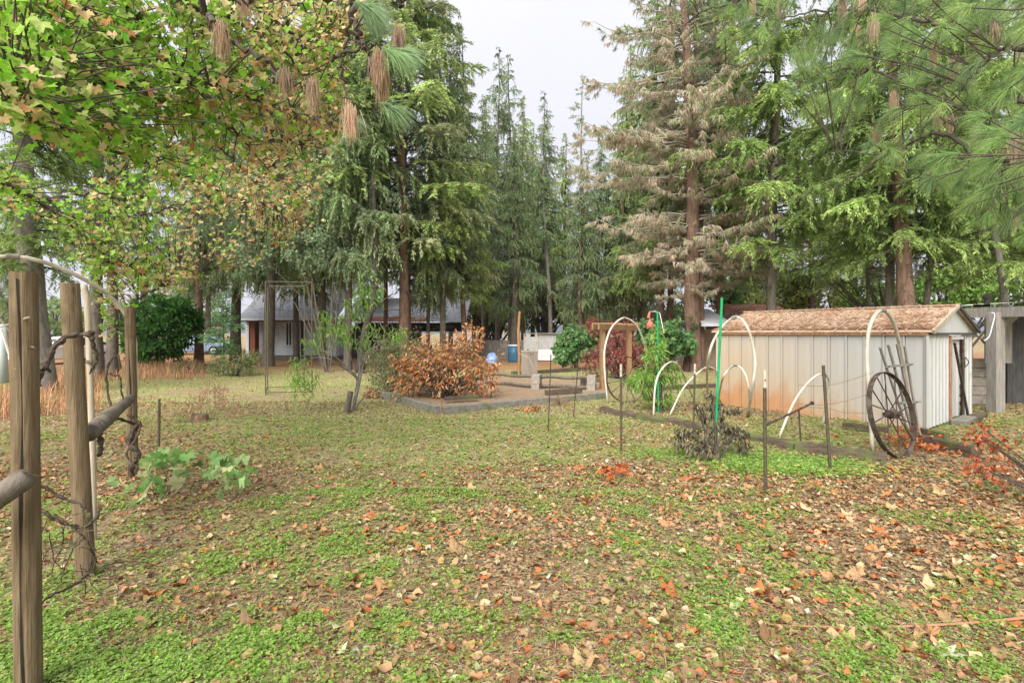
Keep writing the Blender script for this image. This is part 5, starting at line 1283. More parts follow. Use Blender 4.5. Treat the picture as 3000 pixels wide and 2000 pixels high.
pine('overhead pine bough dangling long brown and green needle tufts at the top left of centre', (-1.6, -2.0, 0), [(-1.6, -2.0, -.1), (-1.6, -2, .4), (-1.6, -1.95, 3), (-1.5, -1.9, 8)], L1, tl, 31, [.36, .28, .25, .18])
# right: green pine boughs filling the upper right
pr = np.random.default_rng(18); L2 = []; T0 = Vector((9.0, 4.2, 0))
RL = [[(3400, 250), (2950, 130), (2700, 60), (2450, 30), (2250, 60)], [(3400, 420), (3000, 300), (2850, 330), (2650, 240), (2480, 200), (2330, 270)], [(3500, 480), (3100, 430), (2900, 470), (2750, 390), (2600, 450), (2450, 440)],
      [(3500, 80), (3000, -60), (2600, -80), (2300, -30), (2050, 40), (1980, 120)], [(3500, 560), (3100, 600), (2950, 640), (2850, 700)], [(2850, 330), (2750, 430), (2680, 520), (2560, 545)],
      [(2950, 130), (2850, 220), (2770, 330)], [(2600, -80), (2560, 80), (2540, 180)], [(2300, -30), (2230, 60), (2210, 180), (2120, 190)], [(2600, 450), (2500, 520), (2420, 560)]]
for i, l_ in enumerate(RL):
    dep = lambda x, j=i: 5.0 + (3000 - x) / 1000 * 2.6 + .6 * math.sin(j * 1.9)
    c = [P(x, y, dep(x)) for x, y in l_]
    if l_[0][0] > 3300: c = [T0 + Vector((0, 0, 3.0 + .35 * i))] + c
    L2.append((c, .045 if len(c) > len(l_) else .016))
tl = []
for k in range(430):
    while True:
        x, y = pr.uniform(1950, 3080), pr.uniform(-80, 700)
        if y < 60 + (x - 1950) * .62 * (1 if x > 2300 else .6) : break
    Y = 5.0 + (3000 - x) / 1000 * 2.6 + pr.normal(0, .7)
    b_ = pr.uniform() < .07
    c = pick(pr, BN if b_ else GN, 1)[0]
    tl.append((P(x, y, Y), (0, 0, -1) if b_ else None, 85, .21 if not b_ else .24, .16 if b_ else .42, .5 if b_ else .25, c))
pine('near pine reaching in from the right with bright green needle tufts', tuple(T0), [T0 + Vector((0, 0, -.1)), T0 + Vector((0, 0, .4)), T0 + Vector((.1, 0, 4)), T0 + Vector((.2, 0, 9))], L2, tl, 32, [.42, .33, .28, .18])

# ---------------------------------------------------------------- shrubs and small plants
DIA = np.array([(0, 0, 0), (-.5, .45, .06), (0, 1, 0), (.5, .45, .06)]); DF = np.array([(0, 3, 2, 1)])
def bush(name, label, cat, blobs, n, leaf, cols, mat, droop=.3, stems=14, stemmat=None, loc=None, seed=0, stemr=.012, shell=.55, jit=None, p=None, tv=None, tf=None):
    """blobs: list of (centre, (rx, ry, rz), weight); leaves sit in the outer part of each blob"""
    rng = np.random.default_rng(seed + 500); c0 = blobs[0][0]
    base = Vector(loc) if loc is not None else Vector((c0[0], c0[1], 0)); t = thing(name, label, cat, (base.x, base.y, 0))
    st_ = MB(); W = np.array([b_[2] for b_ in blobs], float); W /= W.sum(); TT = []; CC = []; DD = []
    for (c, r_, w_), ww in zip(blobs, W):
        k = int(n * ww); u = rng.normal(0, 1, (k, 3)); u /= np.linalg.norm(u, axis=1, keepdims=True)
        # clumps: leaves gather round random shoot tips
        ns = max(6, k // 14); tips = rng.normal(0, 1, (ns, 3)); tips /= np.linalg.norm(tips, axis=1, keepdims=True); tips *= rng.uniform(shell, 1.05, (ns, 1))
        a = rng.integers(0, ns, k); pos = tips[a] * np.array(r_) + rng.normal(0, (.055 + .03 * max(r_)) if jit is None else jit, (k, 3)) + np.array(c)
        tipc = rng.uniform(.75, 1.25, (ns, 1))
        pos[:, 2] = np.maximum(pos[:, 2], .02)
        TT.append(pos); CC.append(pick(rng, cols, k, .15, p) * tipc[a]); DD.append(tips[a] * .8 + rng.normal(0, .7, (k, 3)) + [0, 0, -droop * 2])
        for q in range(max(2, int(stems * ww))):
            e_ = tips[rng.integers(0, ns)] * np.array(r_) + np.array(c); b0 = np.array([base.x, base.y, 0]) + rng.normal(0, .06, 3) * [1, 1, 0]
            mid = b0 * .45 + e_ * .55 + [0, 0, .12 * e_[2]]; mid[:2] = b0[:2] * .6 + e_[:2] * .4
            st_.tube([b0 - [0, 0, .03], mid, e_], [stemr, stemr * .7, stemr * .3], 5, cap=False)
    fo = MB(); T = np.concatenate(TT); D = np.concatenate(DD); C = np.concatenate(CC)
    scatter(fo, (DIA if tv is None else tv) * np.array([leaf[1], leaf[0], leaf[0]]), DF if tf is None else tf, dirmats(D, rng.uniform(-1.5, 1.5, len(D))), T, rng.uniform(.65, 1.3, len(T)), C)
    fo.build('foliage', mat, t); st_.build('stems', stemmat or M_BRANCH, t, kind='stuff')
    return t
def B(x, y, Y, w_, h, wt=1, dy=None):
    c = P(x, y, Y); return (tuple(c), (w_ * Y / F / 2, (dy or w_ * Y / F / 2), h * Y / F / 2), wt)
ORC = [(.54,.18,.06), (.58,.26,.10), (.52,.33,.16), (.58,.20,.07), (.44,.26,.13), (.38,.30,.14)]
bush('withered_bush', 'big withered bush with curled orange and tan leaves in the raised bed', 'bush', [B(1300, 1085, 12, 250, 150, 3), B(1235, 1045, 12.2, 140, 110, 1.3), B(1340, 1030, 12.3, 150, 100, 1.4), B(1385, 985, 12.4, 70, 70, .35), B(1405, 1105, 11.8, 100, 110, 1), B(1205, 1110, 12, 120, 90, 1), B(1430, 1060, 12, 90, 60, .25), B(1180, 1060, 12.2, 80, 50, .25)], 5600, (.11, .032), ORC + [(.26,.15,.09), (.20,.12,.07)], M_DRY, .35, 130, loc=G(1295, 1178), seed=1, stemr=.018, shell=.45)
bush('green_shrub', 'tangled green and brown shrub left of the withered orange bush', 'shrub', [B(1150, 1080, 13.5, 150, 170, 2), B(1110, 1030, 14, 110, 110, 1), B(1190, 1010, 14, 110, 90, 1), B(1150, 1130, 13.2, 130, 70, 1)], 3400, (.10, .03), [(.17,.26,.08), (.13,.19,.07), (.24,.23,.13), (.30,.24,.15)], M_LEAF, .5, 50, seed=2)
bush('vine_shrub', 'rounded glossy green vine shrub left of the cedar arbor', 'shrub', [B(1685, 1005, 22, 105, 105, 3), B(1655, 1030, 21.8, 60, 70, 1), B(1710, 985, 22, 60, 60, 1)], 2600, (.17, .13), [(.14,.27,.09), (.19,.34,.11), (.11,.21,.08)], M_LEAF, .5, 20, seed=3)
bush('vine_shrub', 'broad leafy green vine mound behind the leafy plant and hoop', 'shrub', [B(1960, 985, 21, 130, 95, 3), B(1905, 985, 21, 80, 90, 1.5), B(2010, 1005, 20.5, 50, 60, 1)], 3000, (.18, .14), [(.14,.27,.09), (.19,.34,.11), (.11,.21,.08)], M_LEAF, .5, 20, seed=4)
bush('ivy', 'patchy ivy growing up the foot of the big dying pine', 'ivy', [B(2020, 960, 21.0, 50, 70, 1)], 160, (.12, .09), [(.12,.18,.07), (.2,.2,.1)], M_LEAF, .5, 8, seed=5)
bush('red_shrub', 'dark red leaved shrub seen through the cedar arbor', 'shrub', [B(1810, 1030, 18, 110, 120, 3), B(1745, 1060, 18.5, 90, 80, 1), B(1880, 1045, 18, 80, 90, 1.3), B(1740, 960, 20, 60, 50, .6), B(1820, 955, 20, 110, 45, 1)], 4200, (.10, .055), [(.27,.055,.055), (.34,.08,.075), (.20,.06,.05), (.32,.18,.13)], M_LEAF, .4, 40, seed=6)
bush('flowering_shrub', 'sparse brown green shrub under the red shrub at the arbor', 'shrub', [B(1740, 1095, 16, 70, 50, 1)], 420, (.07, .04), [(.26,.20,.12), (.20,.22,.10)], M_LEAF, .3, 16, seed=7)
bush('dark_evergreen', 'dense dark green rounded evergreen left of the young fir', 'shrub', [B(470, 960, 24, 190, 200, 3), B(420, 1000, 24, 110, 120, 1), B(520, 930, 24, 110, 120, 1)], 8000, (.22, .10), [(.07,.19,.035), (.10,.25,.045), (.05,.13,.03)], M_LEAF, .4, 20, seed=8)
bush('low_shrub', 'low yellow green shrub at the foot of the young fir', 'shrub', [B(690, 1065, 19, 110, 60, 2), B(730, 1050, 19.5, 60, 50, 1), B(640, 1075, 19, 60, 40, 1)], 1500, (.10, .05), [(.24,.28,.10), (.18,.24,.09), (.33,.33,.15)], M_LEAF, .2, 26, seed=9)
bush('low_shrub', 'scraggly low shrub among the tall brown grass', 'shrub', [B(560, 1075, 20, 120, 36, 1)], 500, (.10, .04), [(.22,.20,.11), (.18,.22,.09)], M_LEAF, .2, 30, seed=10)
bush('deciduous_tree', 'grey green broadleaved tree before the house right of the maple leaves', 'tree', [B(780, 600, 21, 250, 200, 3), B(900, 720, 21, 200, 170, 2), B(730, 760, 21, 150, 130, 1.3), B(1050, 560, 22, 160, 240, 1.3), B(1000, 760, 21.5, 150, 130, 1)], 9000, (.15, .10), [(.24,.32,.18), (.28,.36,.20), (.20,.27,.14)], M_LEAF, .5, 7, stemmat=M_BARK, loc=(hx(960, 21), 21, 0), seed=11, stemr=.025, shell=.35)
dk = thing('deciduous_tree', 'dark curved bare trunk rising behind the peach sapling', 'tree', (hx(1062, 20.5), 20.5, 0))
m = MB(); m.tube(arc([Vector((hx(1055, 20.5), 20.5, -.1)), P(1062, 1020, 20.5), P(1080, 930, 20.5), P(1098, 860, 20.5), P(1100, 700, 20.6), P(1092, 520, 20.8)], 20), list(np.linspace(.19, .07, 21)) , 10, rough=.08, rng=rg); m.build('trunk', M_DARKBARK, dk, smooth=True)
m = MB(); m.tube(arc([P(1075, 950, 20.5), P(1100, 900, 20.4), P(1150, 860, 20.2)], 8), list(np.linspace(.07, .02, 9)), 6); m.build('limb', M_DARKBARK, dk)
YG = [(.36,.42,.12), (.30,.38,.10), (.44,.46,.20), (.24,.34,.08)]
bush('broadleaf_tree', 'pale yellow green broadleaved tree behind the shed roof', 'tree', [B(2260, 850, 34, 240, 130, 3), B(2400, 860, 34, 200, 110, 2), B(2200, 890, 33, 140, 70, 1)], 9000, (.26, .16), YG, M_LEAF, .4, 30, seed=12, stemr=.08)
bush('broadleaf_tree', 'bright green broadleaved thicket behind the shed gable and shelter', 'tree', [B(2780, 850, 22, 260, 150, 3), B(2960, 830, 22, 200, 190, 2), B(2560, 870, 26, 200, 90, 2), B(2880, 700, 23, 240, 160, 2)], 11000, (.20, .12), [(.20,.36,.07), (.26,.42,.09), (.15,.28,.05), (.33,.45,.13)], M_LEAF, .4, 40, seed=13, stemr=.06)
bush('broadleaf_tree', 'pale yellow tree far behind the board fence', 'tree', [B(1410, 915, 48, 160, 120, 2), B(1480, 930, 50, 140, 100, 1)], 3600, (.34, .22), YG, M_LEAF, .4, 30, seed=14, stemr=.1)
bush('broadleaf_tree', 'pale far tree glimpsed behind the arbor trunks', 'tree', [B(1730, 920, 52, 200, 90, 1), B(1860, 930, 50, 160, 80, 1)], 3600, (.34, .22), [(.3,.34,.15), (.38,.38,.2), (.22,.3,.1)], M_LEAF, .4, 30, seed=15, stemr=.1)
bush('broadleaf_tree', 'dark olive leaved tree behind the grey metal enclosure', 'tree', [B(1590, 880, 37, 150, 150, 2), B(1660, 900, 38, 120, 120, 1)], 4200, (.24, .12), [(.10,.13,.05), (.14,.17,.06), (.20,.14,.09)], M_LEAF, .4, 40, seed=16, stemr=.06)
bush('broadleaf_tree', 'light green tree on the far left behind the nearest posts', 'tree', [B(160, 930, 60, 160, 110, 1), B(20, 930, 55, 150, 110, 1)], 5000, (.4, .25), [(.22,.34,.10), (.28,.40,.13), (.30,.33,.14)], M_LEAF, .4, 20, seed=17, stemr=.1)
bush('broadleaf_tree', 'green tree line glimpsed beneath the pine right of the big trunk', 'tree', [B(2120, 830, 30, 130, 150, 1)], 2600, (.22, .12), [(.10,.22,.06), (.14,.27,.08)], M_LEAF, .4, 20, seed=18, stemr=.06)
bush('twiggy_brush', 'brownish bare dead branches drooping behind the shed roof', 'brush', [B(2500, 830, 18, 160, 70, 1)], 260, (.08, .02), [(.16,.09,.06), (.12,.07,.05)], M_DRY, .4, 120, seed=19, loc=(hx(2605, 18), 18, 0), stemr=.012)
bush('broadleaf_tree', 'mixed green undergrowth glimpsed between trunks behind the cedar arbor', 'tree', [B(1800, 905, 44, 180, 90, 1), B(1930, 895, 42, 160, 100, 1), B(2000, 930, 40, 90, 60, .6)], 4200, (.28, .16), [(.16,.26,.09), (.22,.32,.11), (.28,.30,.14)], M_LEAF, .4, 30, seed=41, stemr=.06)
bush('broadleaf_tree', 'mixed green undergrowth glimpsed over the board fence', 'tree', [B(1450, 900, 46, 150, 100, 1), B(1540, 915, 45, 120, 90, .8), B(1350, 905, 47, 120, 90, .8)], 4200, (.28, .16), [(.20,.29,.10), (.26,.34,.13), (.32,.34,.17)], M_LEAF, .4, 30, seed=42, stemr=.06)
bush('broadleaf_tree', 'green undergrowth behind the parked blue car', 'tree', [B(600, 920, 46, 150, 110, 1), B(480, 900, 48, 150, 110, 1), B(350, 930, 46, 120, 90, .8)], 4200, (.3, .17), [(.18,.28,.10), (.24,.34,.13), (.15,.22,.08)], M_LEAF, .4, 30, seed=43, stemr=.06)
# young fir
yf = thing('young_fir', 'small bright young fir standing alone before the house', 'tree', (*PX(655, 19.8)[:2], 0))
fo, br = conifer(44, 3.2, .7, 1.0, [(.17,.32,.12), (.13,.26,.10), (.22,.38,.16)], nbr=46, droop=.1, bare=0, hang=.1, space=.07, blade=(.09, .03), dip=.1)
fm0 = fo.mesh('foliage'); o = link('crown', fm0, M_NEEDLE, yf); o = link('branches', br.mesh('branches'), M_BRANCH, yf)
m = MB(); m.tube([(0, 0, -.05), (0.02, 0, 1), (-.02, 0, 2.2), (0, 0, 3.2)], [.05, .035, .02, .008], 8); link('trunk', m.mesh('trunk'), M_BARK, yf)
# leafy plant (tall, hanging narrow leaves)
bush('leafy_plant', 'tall bright green leafy plant with narrow drooping leaves at the green stake', 'plant', [B(1922, 1035, 10.4, 60, 80, 1), B(1905, 1100, 10.5, 110, 60, 1.2), B(1880, 1120, 10.4, 80, 60, .8), B(1955, 1100, 10.6, 90, 80, 1), B(1925, 985, 10.4, 36, 60, .45), B(1930, 1160, 10.6, 100, 50, .6)], 1900, (.12, .026), [(.20,.40,.06), (.16,.32,.05), (.28,.46,.10), (.34,.44,.14)], M_LEAF, .7, 26, loc=G(1932, 1205), seed=20, jit=.045)
# dead brown plant
bush('dead_plant', 'shrivelled dark brown plant hanging its dead leaves by the green stake', 'plant', [B(2090, 1225, 6.7, 60, 110, 1), B(2015, 1262, 6.6, 70, 30, .7), B(1985, 1290, 6.6, 30, 30, .25), B(2155, 1270, 6.6, 80, 40, .9), B(2175, 1300, 6.5, 30, 40, .3), B(2060, 1315, 6.5, 90, 40, .9), B(2085, 1160, 6.7, 25, 40, .3), B(2125, 1195, 6.7, 60, 40, .4), B(2050, 1200, 6.7, 50, 40, .3)], 1800, (.075, .024), [(.12,.10,.06), (.155,.135,.08), (.075,.062,.045), (.19,.175,.095)], M_DRY, 1.2, 40, loc=G(2090, 1345), seed=21, stemr=.009, jit=.022)
# peach sapling: stems, drooping leaves
ps = thing('peach_sapling', 'slender sapling with drooping bright green leaves and a stub stake', 'sapling', G(1030, 1208)[:])
b0 = ps.location; Y0 = b0.y; r2 = np.random.default_rng(5)
stems = [[(1032, 1209), (1050, 1110), (1062, 1030), (1085, 985), (1130, 955)], [(1028, 1209), (1045, 1120), (1030, 1050), (1010, 990), (1000, 940)], [(1035, 1209), (1070, 1050), (1110, 1010), (1150, 980), (1180, 960)], [(1030, 1209), (1055, 1100), (1040, 980), (1060, 900), (1050, 850)], [(1050, 1110), (1000, 1060), (960, 1030), (900, 1030)], [(1050, 1110), (1010, 1080), (960, 1050), (915, 1048), (880, 1060)], [(1034, 1209), (1060, 1170), (1090, 1140), (1130, 1120)], [(1045, 1120), (1060, 1060), (1080, 1000), (1060, 960)]]
tips = []
for s_ in stems:
    pts = arc([P(x, y, Y0 + (.25 * math.sin(x * .05))) for x, y in s_], 16); pts = [p + Vector(r2.normal(0, .006, 3)) for p in pts]
    m = MB(); m.tube(pts, list(np.linspace(.018, .004, len(pts))), 6); m.build('stem', M_BARKG, ps); tips += pts[7:]
clusters = [(1065, 850, 45, 60), (1040, 900, 70, 60), (1090, 870, 70, 60), (1020, 940, 60, 50), (1100, 960, 60, 40), (1150, 975, 80, 45), (960, 930, 50, 60), (990, 970, 60, 60), (935, 990, 40, 70), (905, 1010, 50, 40), (1010, 990, 50, 50), (880, 1060, 60, 40), (870, 1090, 60, 50), (900, 1110, 80, 60), (890, 1140, 60, 50), (860, 1120, 40, 30), (1170, 985, 50, 30), (1060, 1000, 50, 40)]
TT = []; 
for x, y, w_, h in clusters:
    for k in range(int(w_ * h / 70)):
        TT.append(P(x + r2.uniform(-w_/2, w_/2), y + r2.uniform(-h/2, h/2), Y0 + r2.normal(0, .25)))
TT = np.array([tuple(q) for q in TT]); n = len(TT); D = r2.normal(0, .45, (n, 3)) + [0, 0, -.9]
C = pick(r2, [(.26,.48,.07), (.20,.40,.06), (.34,.52,.12), (.16,.34,.05)], n)
m = MB(); lt = bend_t(OT, .25, -.35, 0, r2); lt[:, 1] += .5; lt = lt * np.array([.045, .14, .14])
scatter(m, lt, OF, dirmats(D, r2.uniform(-1, 1, n)), TT, r2.uniform(.7, 1.2, n), C); m.build('foliage', M_LEAF, ps, kind='stuff')
m = MB(); 
for (x, y, w_, h) in clusters:
    a = P(x, y - h / 2, Y0); q = min(tips, key=lambda p: (p - a).length); m.tube([q, (q + a) / 2 + Vector((0, 0, .05)), a, P(x, y + h * .3, Y0)], [.006, .005, .004, .002], 4)
m.build('twigs', M_BARKG, ps, kind='stuff')
m = MB(); q = G(1021, 1209); m.tube([q + Vector((-.03, 0, -.05)), q + Vector((0, 0, .2)), q + Vector((.04, 0, .43))], [.065, .06, .055], 10, rough=.08, rng=r2); m.build('stub', M_BARK, ps)
# tree stump
q = G(586, 1232); t = thing('tree_stump', 'small round cut stump in the lawn near dry weeds', 'stump', q[:])
m = MB(); m.tube([q + Vector((0, 0, -.05)), q + Vector((0, 0, .03)), q + Vector((0, 0, .115))], [.17, .145, .135], 16, rough=.05, rng=r2); m.build('bark', M_BARKR, t)
m = MB(); m.tube([q + Vector((0, 0, .112)), q + Vector((0, 0, .12))], [.118, .116], 16); m.build('cut_face', M_RAIL, t)
# mound of brown straw near the bed
bush('straw_clump', 'small brown mound of dead grass between the two rusty rods', 'grass clump', [B(1645, 1180, 11.2, 60, 26, 1)], 400, (.12, .008), [(.33,.20,.11), (.26,.16,.09)], M_DRY, .1, 4, seed=30)
# red-leaved twigs lower right, orange sprays on the ground
bush('red_leaved_branch', 'low twig of crisp red orange leaves at the right edge', 'branch', [B(2890, 1270, 5.6, 60, 50, 1), B(2915, 1300, 5.6, 50, 40, 1), B(2895, 1375, 5.0, 70, 40, 1), B(2930, 1390, 5.0, 40, 30, .6)], 330, (.055, .028), [(.36,.08,.035), (.28,.055,.03), (.42,.15,.06), (.30,.12,.06)], M_DRY, .5, 26, loc=G(3080, 1500), seed=31, stemr=.006)
bush('red_leaf_spray', 'small spray of dead orange leaves on a twig lying in mid lawn', 'branch', [B(1800, 1388, 5.7, 90, 26, 1), B(1830, 1380, 5.7, 30, 40, .4)], 46, (.09, .05), [(.48,.13,.04), (.36,.09,.03)], M_DRY, .1, 6, seed=32)
bush('red_leaf_spray', 'dead orange leaves heaped at the foot of the wheel and trellis', 'branch', [B(2680, 1290, 7.3, 110, 26, 1), B(2760, 1310, 7.0, 120, 22, .7)], 300, (.09, .05), [(.46,.14,.05), (.36,.10,.04), (.4,.22,.1)], M_DRY, .1, 6, seed=33)
bush('red_leaf_spray', 'dead orange leaves fallen left of the raised bed', 'branch', [B(1100, 1155, 12.6, 60, 26, 1)], 90, (.10, .05), [(.46,.16,.07), (.42,.26,.16)], M_DRY, .1, 6, seed=34)
bush('red_leaf_spray', 'withered sprig of orange leaves beside the corner of the bed', 'branch', [B(1560, 1206, 10.5, 70, 14, 1)], 50, (.10, .04), [(.46,.16,.07), (.38,.12,.05)], M_DRY, .1, 6, seed=35)
# grape seedlings by the fence
GM = MT * np.array([1, 1, 1])
bush('grape_seedling', 'low patch of pale lobed grape leaves right of the third fence post', 'plant', [B(470, 1370, 4.9, 110, 60, 1), B(620, 1370, 4.8, 110, 50, 1), B(690, 1400, 4.7, 60, 50, .6), B(420, 1425, 4.4, 80, 60, .8), B(560, 1345, 5.1, 120, 30, .6)], 95, (.15, .15), [(.24,.40,.14), (.33,.46,.18), (.50,.50,.26), (.20,.36,.10)], M_LEAF, -.2, 16, seed=36, tv=bend_t(MT, .15, -.2, .1, r2), tf=MF, stemr=.005)
# dry weed stalks
for i, (x, y, h) in enumerate(((450, 1290, .62), (505, 1240, .55), (545, 1235, .45), (600, 1205, .75), (624, 1215, 1.0), (640, 1200, .7), (590, 1215, .5), (665, 1210, .55), (685, 1225, .4), (1580 + 60, 1440, .30), (790, 1480, .2))):
    q = G(x, y); lbl = ['thin dry stalk beside the dark stake', 'dry stalk midway between dark stake and stump', 'short dry weed stalk left of the stump', 'tall dry weed stalk behind the stump', 'tallest reddish dry weed right of the stump', 'dry weed behind the tallest reddish weed', 'short dry weed behind the cut stump', 'grey dry weed further right of the stump', 'shortest dry weed right of the stump', 'single thin dry stem in the middle of the lawn', 'single short stem in the left foreground lawn'][i]
    t = thing('dry_weed', lbl, 'weed', q[:], 'dry weed stalks')
    m = MB(); 
    for k in range(4 if i < 9 else 1):
        b_ = q + Vector(r2.normal(0, .05, 3)) * (1 if i < 9 else 0); b_.z = -.02; tp_ = b_ + Vector((r2.normal(0, .05), r2.normal(0, .05), h * r2.uniform(.7, 1)))
        m.tube([b_, (b_ + tp_) / 2 + Vector(r2.normal(0, .015, 3)), tp_], [.005, .004, .0025], 4)
        for j in range(10 if i < 9 else 4):
            f = r2.uniform(.25, 1); p_ = b_ + (tp_ - b_) * f; d = Vector((r2.normal(0, .05), r2.normal(0, .05), r2.uniform(-.02, .05))); m.tube([p_, p_ + d], [.004, .001], 3)
            m.box(p_ + d, (.02, .012, .02), rz=j)
    m.build('stalks', pmat('dry_stalk', (.28,.16,.09), (.40,.26,.16), 9, rough=.9, bump=0) if i == 0 else bpy.data.materials['dry_stalk'], t, kind='stuff')

# ---------------------------------------------------------------- ground cover (nobody could count it)
gr = np.random.default_rng(99)
def vis(x, y): return np.abs(x) < y * 1.06 + .3
def flat(n, tilt): return rotmats(gr.normal(0, tilt, n), gr.normal(0, tilt, n), gr.uniform(0, 6.283, n))
# tall dry grass
def grass(name, label, cx, pts_fn, n, hmin, hmax, wd, cols):
    x, y = pts_fn(n); n = len(x); h = gr.uniform(hmin, hmax, n); a = gr.uniform(0, 6.28, n); ln = gr.uniform(.05, .9, n) ** 1.3 * h
    bx = np.cos(a + 1.57) * wd; by = np.sin(a + 1.57) * wd; z0 = gh(x, y) - .01
    m1 = np.stack([x + np.cos(a) * ln * .3, y + np.sin(a) * ln * .3, z0 + h * .6], 1); tp_ = np.stack([x + np.cos(a) * ln, y + np.sin(a) * ln, z0 + h], 1)
    o_ = np.stack([bx, by, 0 * bx], 1); b_ = np.stack([x, y, z0], 1)
    V = np.stack([b_ - o_, b_ + o_, m1 + o_ * .7, m1 - o_ * .7, tp_], 1).reshape(-1, 3); k = (np.arange(n) * 5)[:, None]
    m = MB(); c = np.repeat(pick(gr, cols, n, .2), 5, axis=0); m.add(V, np.concatenate([k + [0, 1, 2], k + [0, 2, 3], k + [3, 2, 4]]), c)
    o = m.build(name, M_DRY); o['label'] = label; o['category'] = 'grass'; o['kind'] = 'stuff'; return o
def reg(n):
    x = gr.uniform(-17, -5, n); y = gr.uniform(9, 26, n); pxx = 1500 + x / y * F; pyy = HY + 2400 / y
    ok = (vn(x, y, .5, 61) > .38) & (fbm(x, y, 2.2, 62) > .36) & (pxx < 600) & (pxx > -60) & ((pyy < 1075 + 60 * vn(x, y, 2, 4)) & (pxx > 300) & (pxx < 620 - (1130 - pyy)*.1) & (pyy > 1060) | (pxx <= 300) & (pyy > 1060) & (pyy < 1235)) & (gr.uniform(0, 1, n) < .2 + vn(x, y, 1.3, 8))
    return x[ok], y[ok]
grass('tall_grass', 'tall rusty brown dead grass behind the fence posts at left', 0, reg, 60000, .08, .50, .006, [(.48,.26,.13), (.42,.20,.10), (.54,.34,.20), (.36,.19,.10)])
def reg2(n):
    x = gr.uniform(-17, 10, n); y = gr.uniform(9.5, 22, n); ok = (gr.uniform(0, 1, n) < green(x, y) * .8) & vis(x, y); return x[ok], y[ok]
grass('short_grass', 'thin short pale green grass and weeds across the middle lawn', 0, reg2, 60000, .015, .06, .010, [(.24,.34,.08), (.32,.42,.12), (.34,.32,.16)])

def reg3(n):
    x = gr.uniform(-9, 9, n); y = 1.9 + 8 * gr.uniform(0, 1, n) ** 1.4; ok = vis(x, y) & (gr.uniform(0, 1, n) < .15 + .6 * green(x, y) * (fbm(x, y, .5, 88) > .5)); return x[ok], y[ok]
grass('sparse_grass', 'sparse thin grass blades poking up through clover and leaves nearby', 0, reg3, 60000, .015, .06, .0016, [(.28,.40,.09), (.36,.44,.14), (.42,.36,.20)])
# clover
def pts(n, x0, x1, y0, y1, keep):
    x = gr.uniform(x0, x1, n); y = gr.uniform(y0, y1, n); ok = vis(x, y) & (gr.uniform(0, 1, n) < keep(x, y)); return x[ok], y[ok]
cl = MB(); CLV = np.array([(0, 0, 0), (-.5, .5, .12), (0, .92, .05), (.5, .5, .12)])
def add_clover(x, y, s0, s1):
    n = len(x); z = gh(x, y) + gr.uniform(.010, .042, n); base = gr.uniform(0, 6.28, n); s_ = gr.uniform(s0, s1, n); C = pick(gr, [(.24,.40,.06), (.29,.46,.08), (.34,.50,.12), (.18,.32,.05), (.36,.44,.16)], n, .2)
    for k in range(3):
        M = rotmats(gr.normal(0, .28, n), gr.normal(0, .28, n), base + k * 2.094)
        scatter(cl, CLV, DF, M, np.stack([x, y, z], 1), s_, C)
gk = lambda x, y: np.clip(green(x, y) * 1.5 - .28, 0, 1) * (.15 + .88 * np.clip((fbm(x, y, .22, 77, 2) - .42) * 6, 0, 1)) * (1 - .2 * litter(x, y))
x, y = pts(95000, -2.9, 2.9, 1.85, 2.9, gk); add_clover(x, y, .008, .015)
x, y = pts(125000, -5, 5, 2.9, 5.2, gk); add_clover(x, y, .010, .018)
x, y = pts(46000, -9.5, 9.5, 5.2, 9.6, gk); add_clover(x, y, .015, .027)
u = gr.normal(0, .4, (5200, 2)) * [1.25, .62]; x = PATCH[0] + .05 + u[:, 0]; y = PATCH[1] - .02 + u[:, 1]; add_clover(x, y, .018, .034)
u = gr.normal(0, .4, (2600, 2)) * [1.2, .5]; x = G(2010, 1330)[0] + u[:, 0]; y = G(2010, 1330)[1] + u[:, 1]; add_clover(x, y, .012, .022)
o = cl.build('clover', M_LEAF); o['kind'] = 'stuff'; o['label'] = 'bright green clover sprouting through the fallen litter'; o['category'] = 'ground cover'
# needles and straw bits
nd = MB(); k_ = lambda x, y: .5 + .5 * litter(x, y)
for (n, a0, a1, b0_, b1_, w_) in ((46000, -3, 3, 1.85, 3.2, .0030), (46000, -6, 6, 3.2, 6.0, .0035), (42000, -11, 11, 6, 11, .006)):
    x, y = pts(n, a0, a1, b0_, b1_, k_); n = len(x); C = pick(gr, [(.34,.19,.10), (.26,.14,.08), (.42,.30,.18), (.20,.13,.08), (.36,.32,.20)], n, .25)
    T = np.stack([x, y, gh(x, y) + gr.uniform(.003, .022, n)], 1); M = rotmats(gr.normal(0, .12, n), gr.normal(0, .5, n), gr.uniform(0, 6.28, n))
    scatter(nd, np.array([(-.5 * w_ / .12, -.5, 0), (.5 * w_ / .12, -.5, 0), (0, .5, .03)]), np.array([(0, 1, 2)]), M, T, gr.uniform(.06, .16, n), C)
o = nd.build('pine_needles', M_DRY); o['kind'] = 'stuff'; o['label'] = 'fallen pine needles and straw strewn over the whole yard'; o['category'] = 'ground litter'
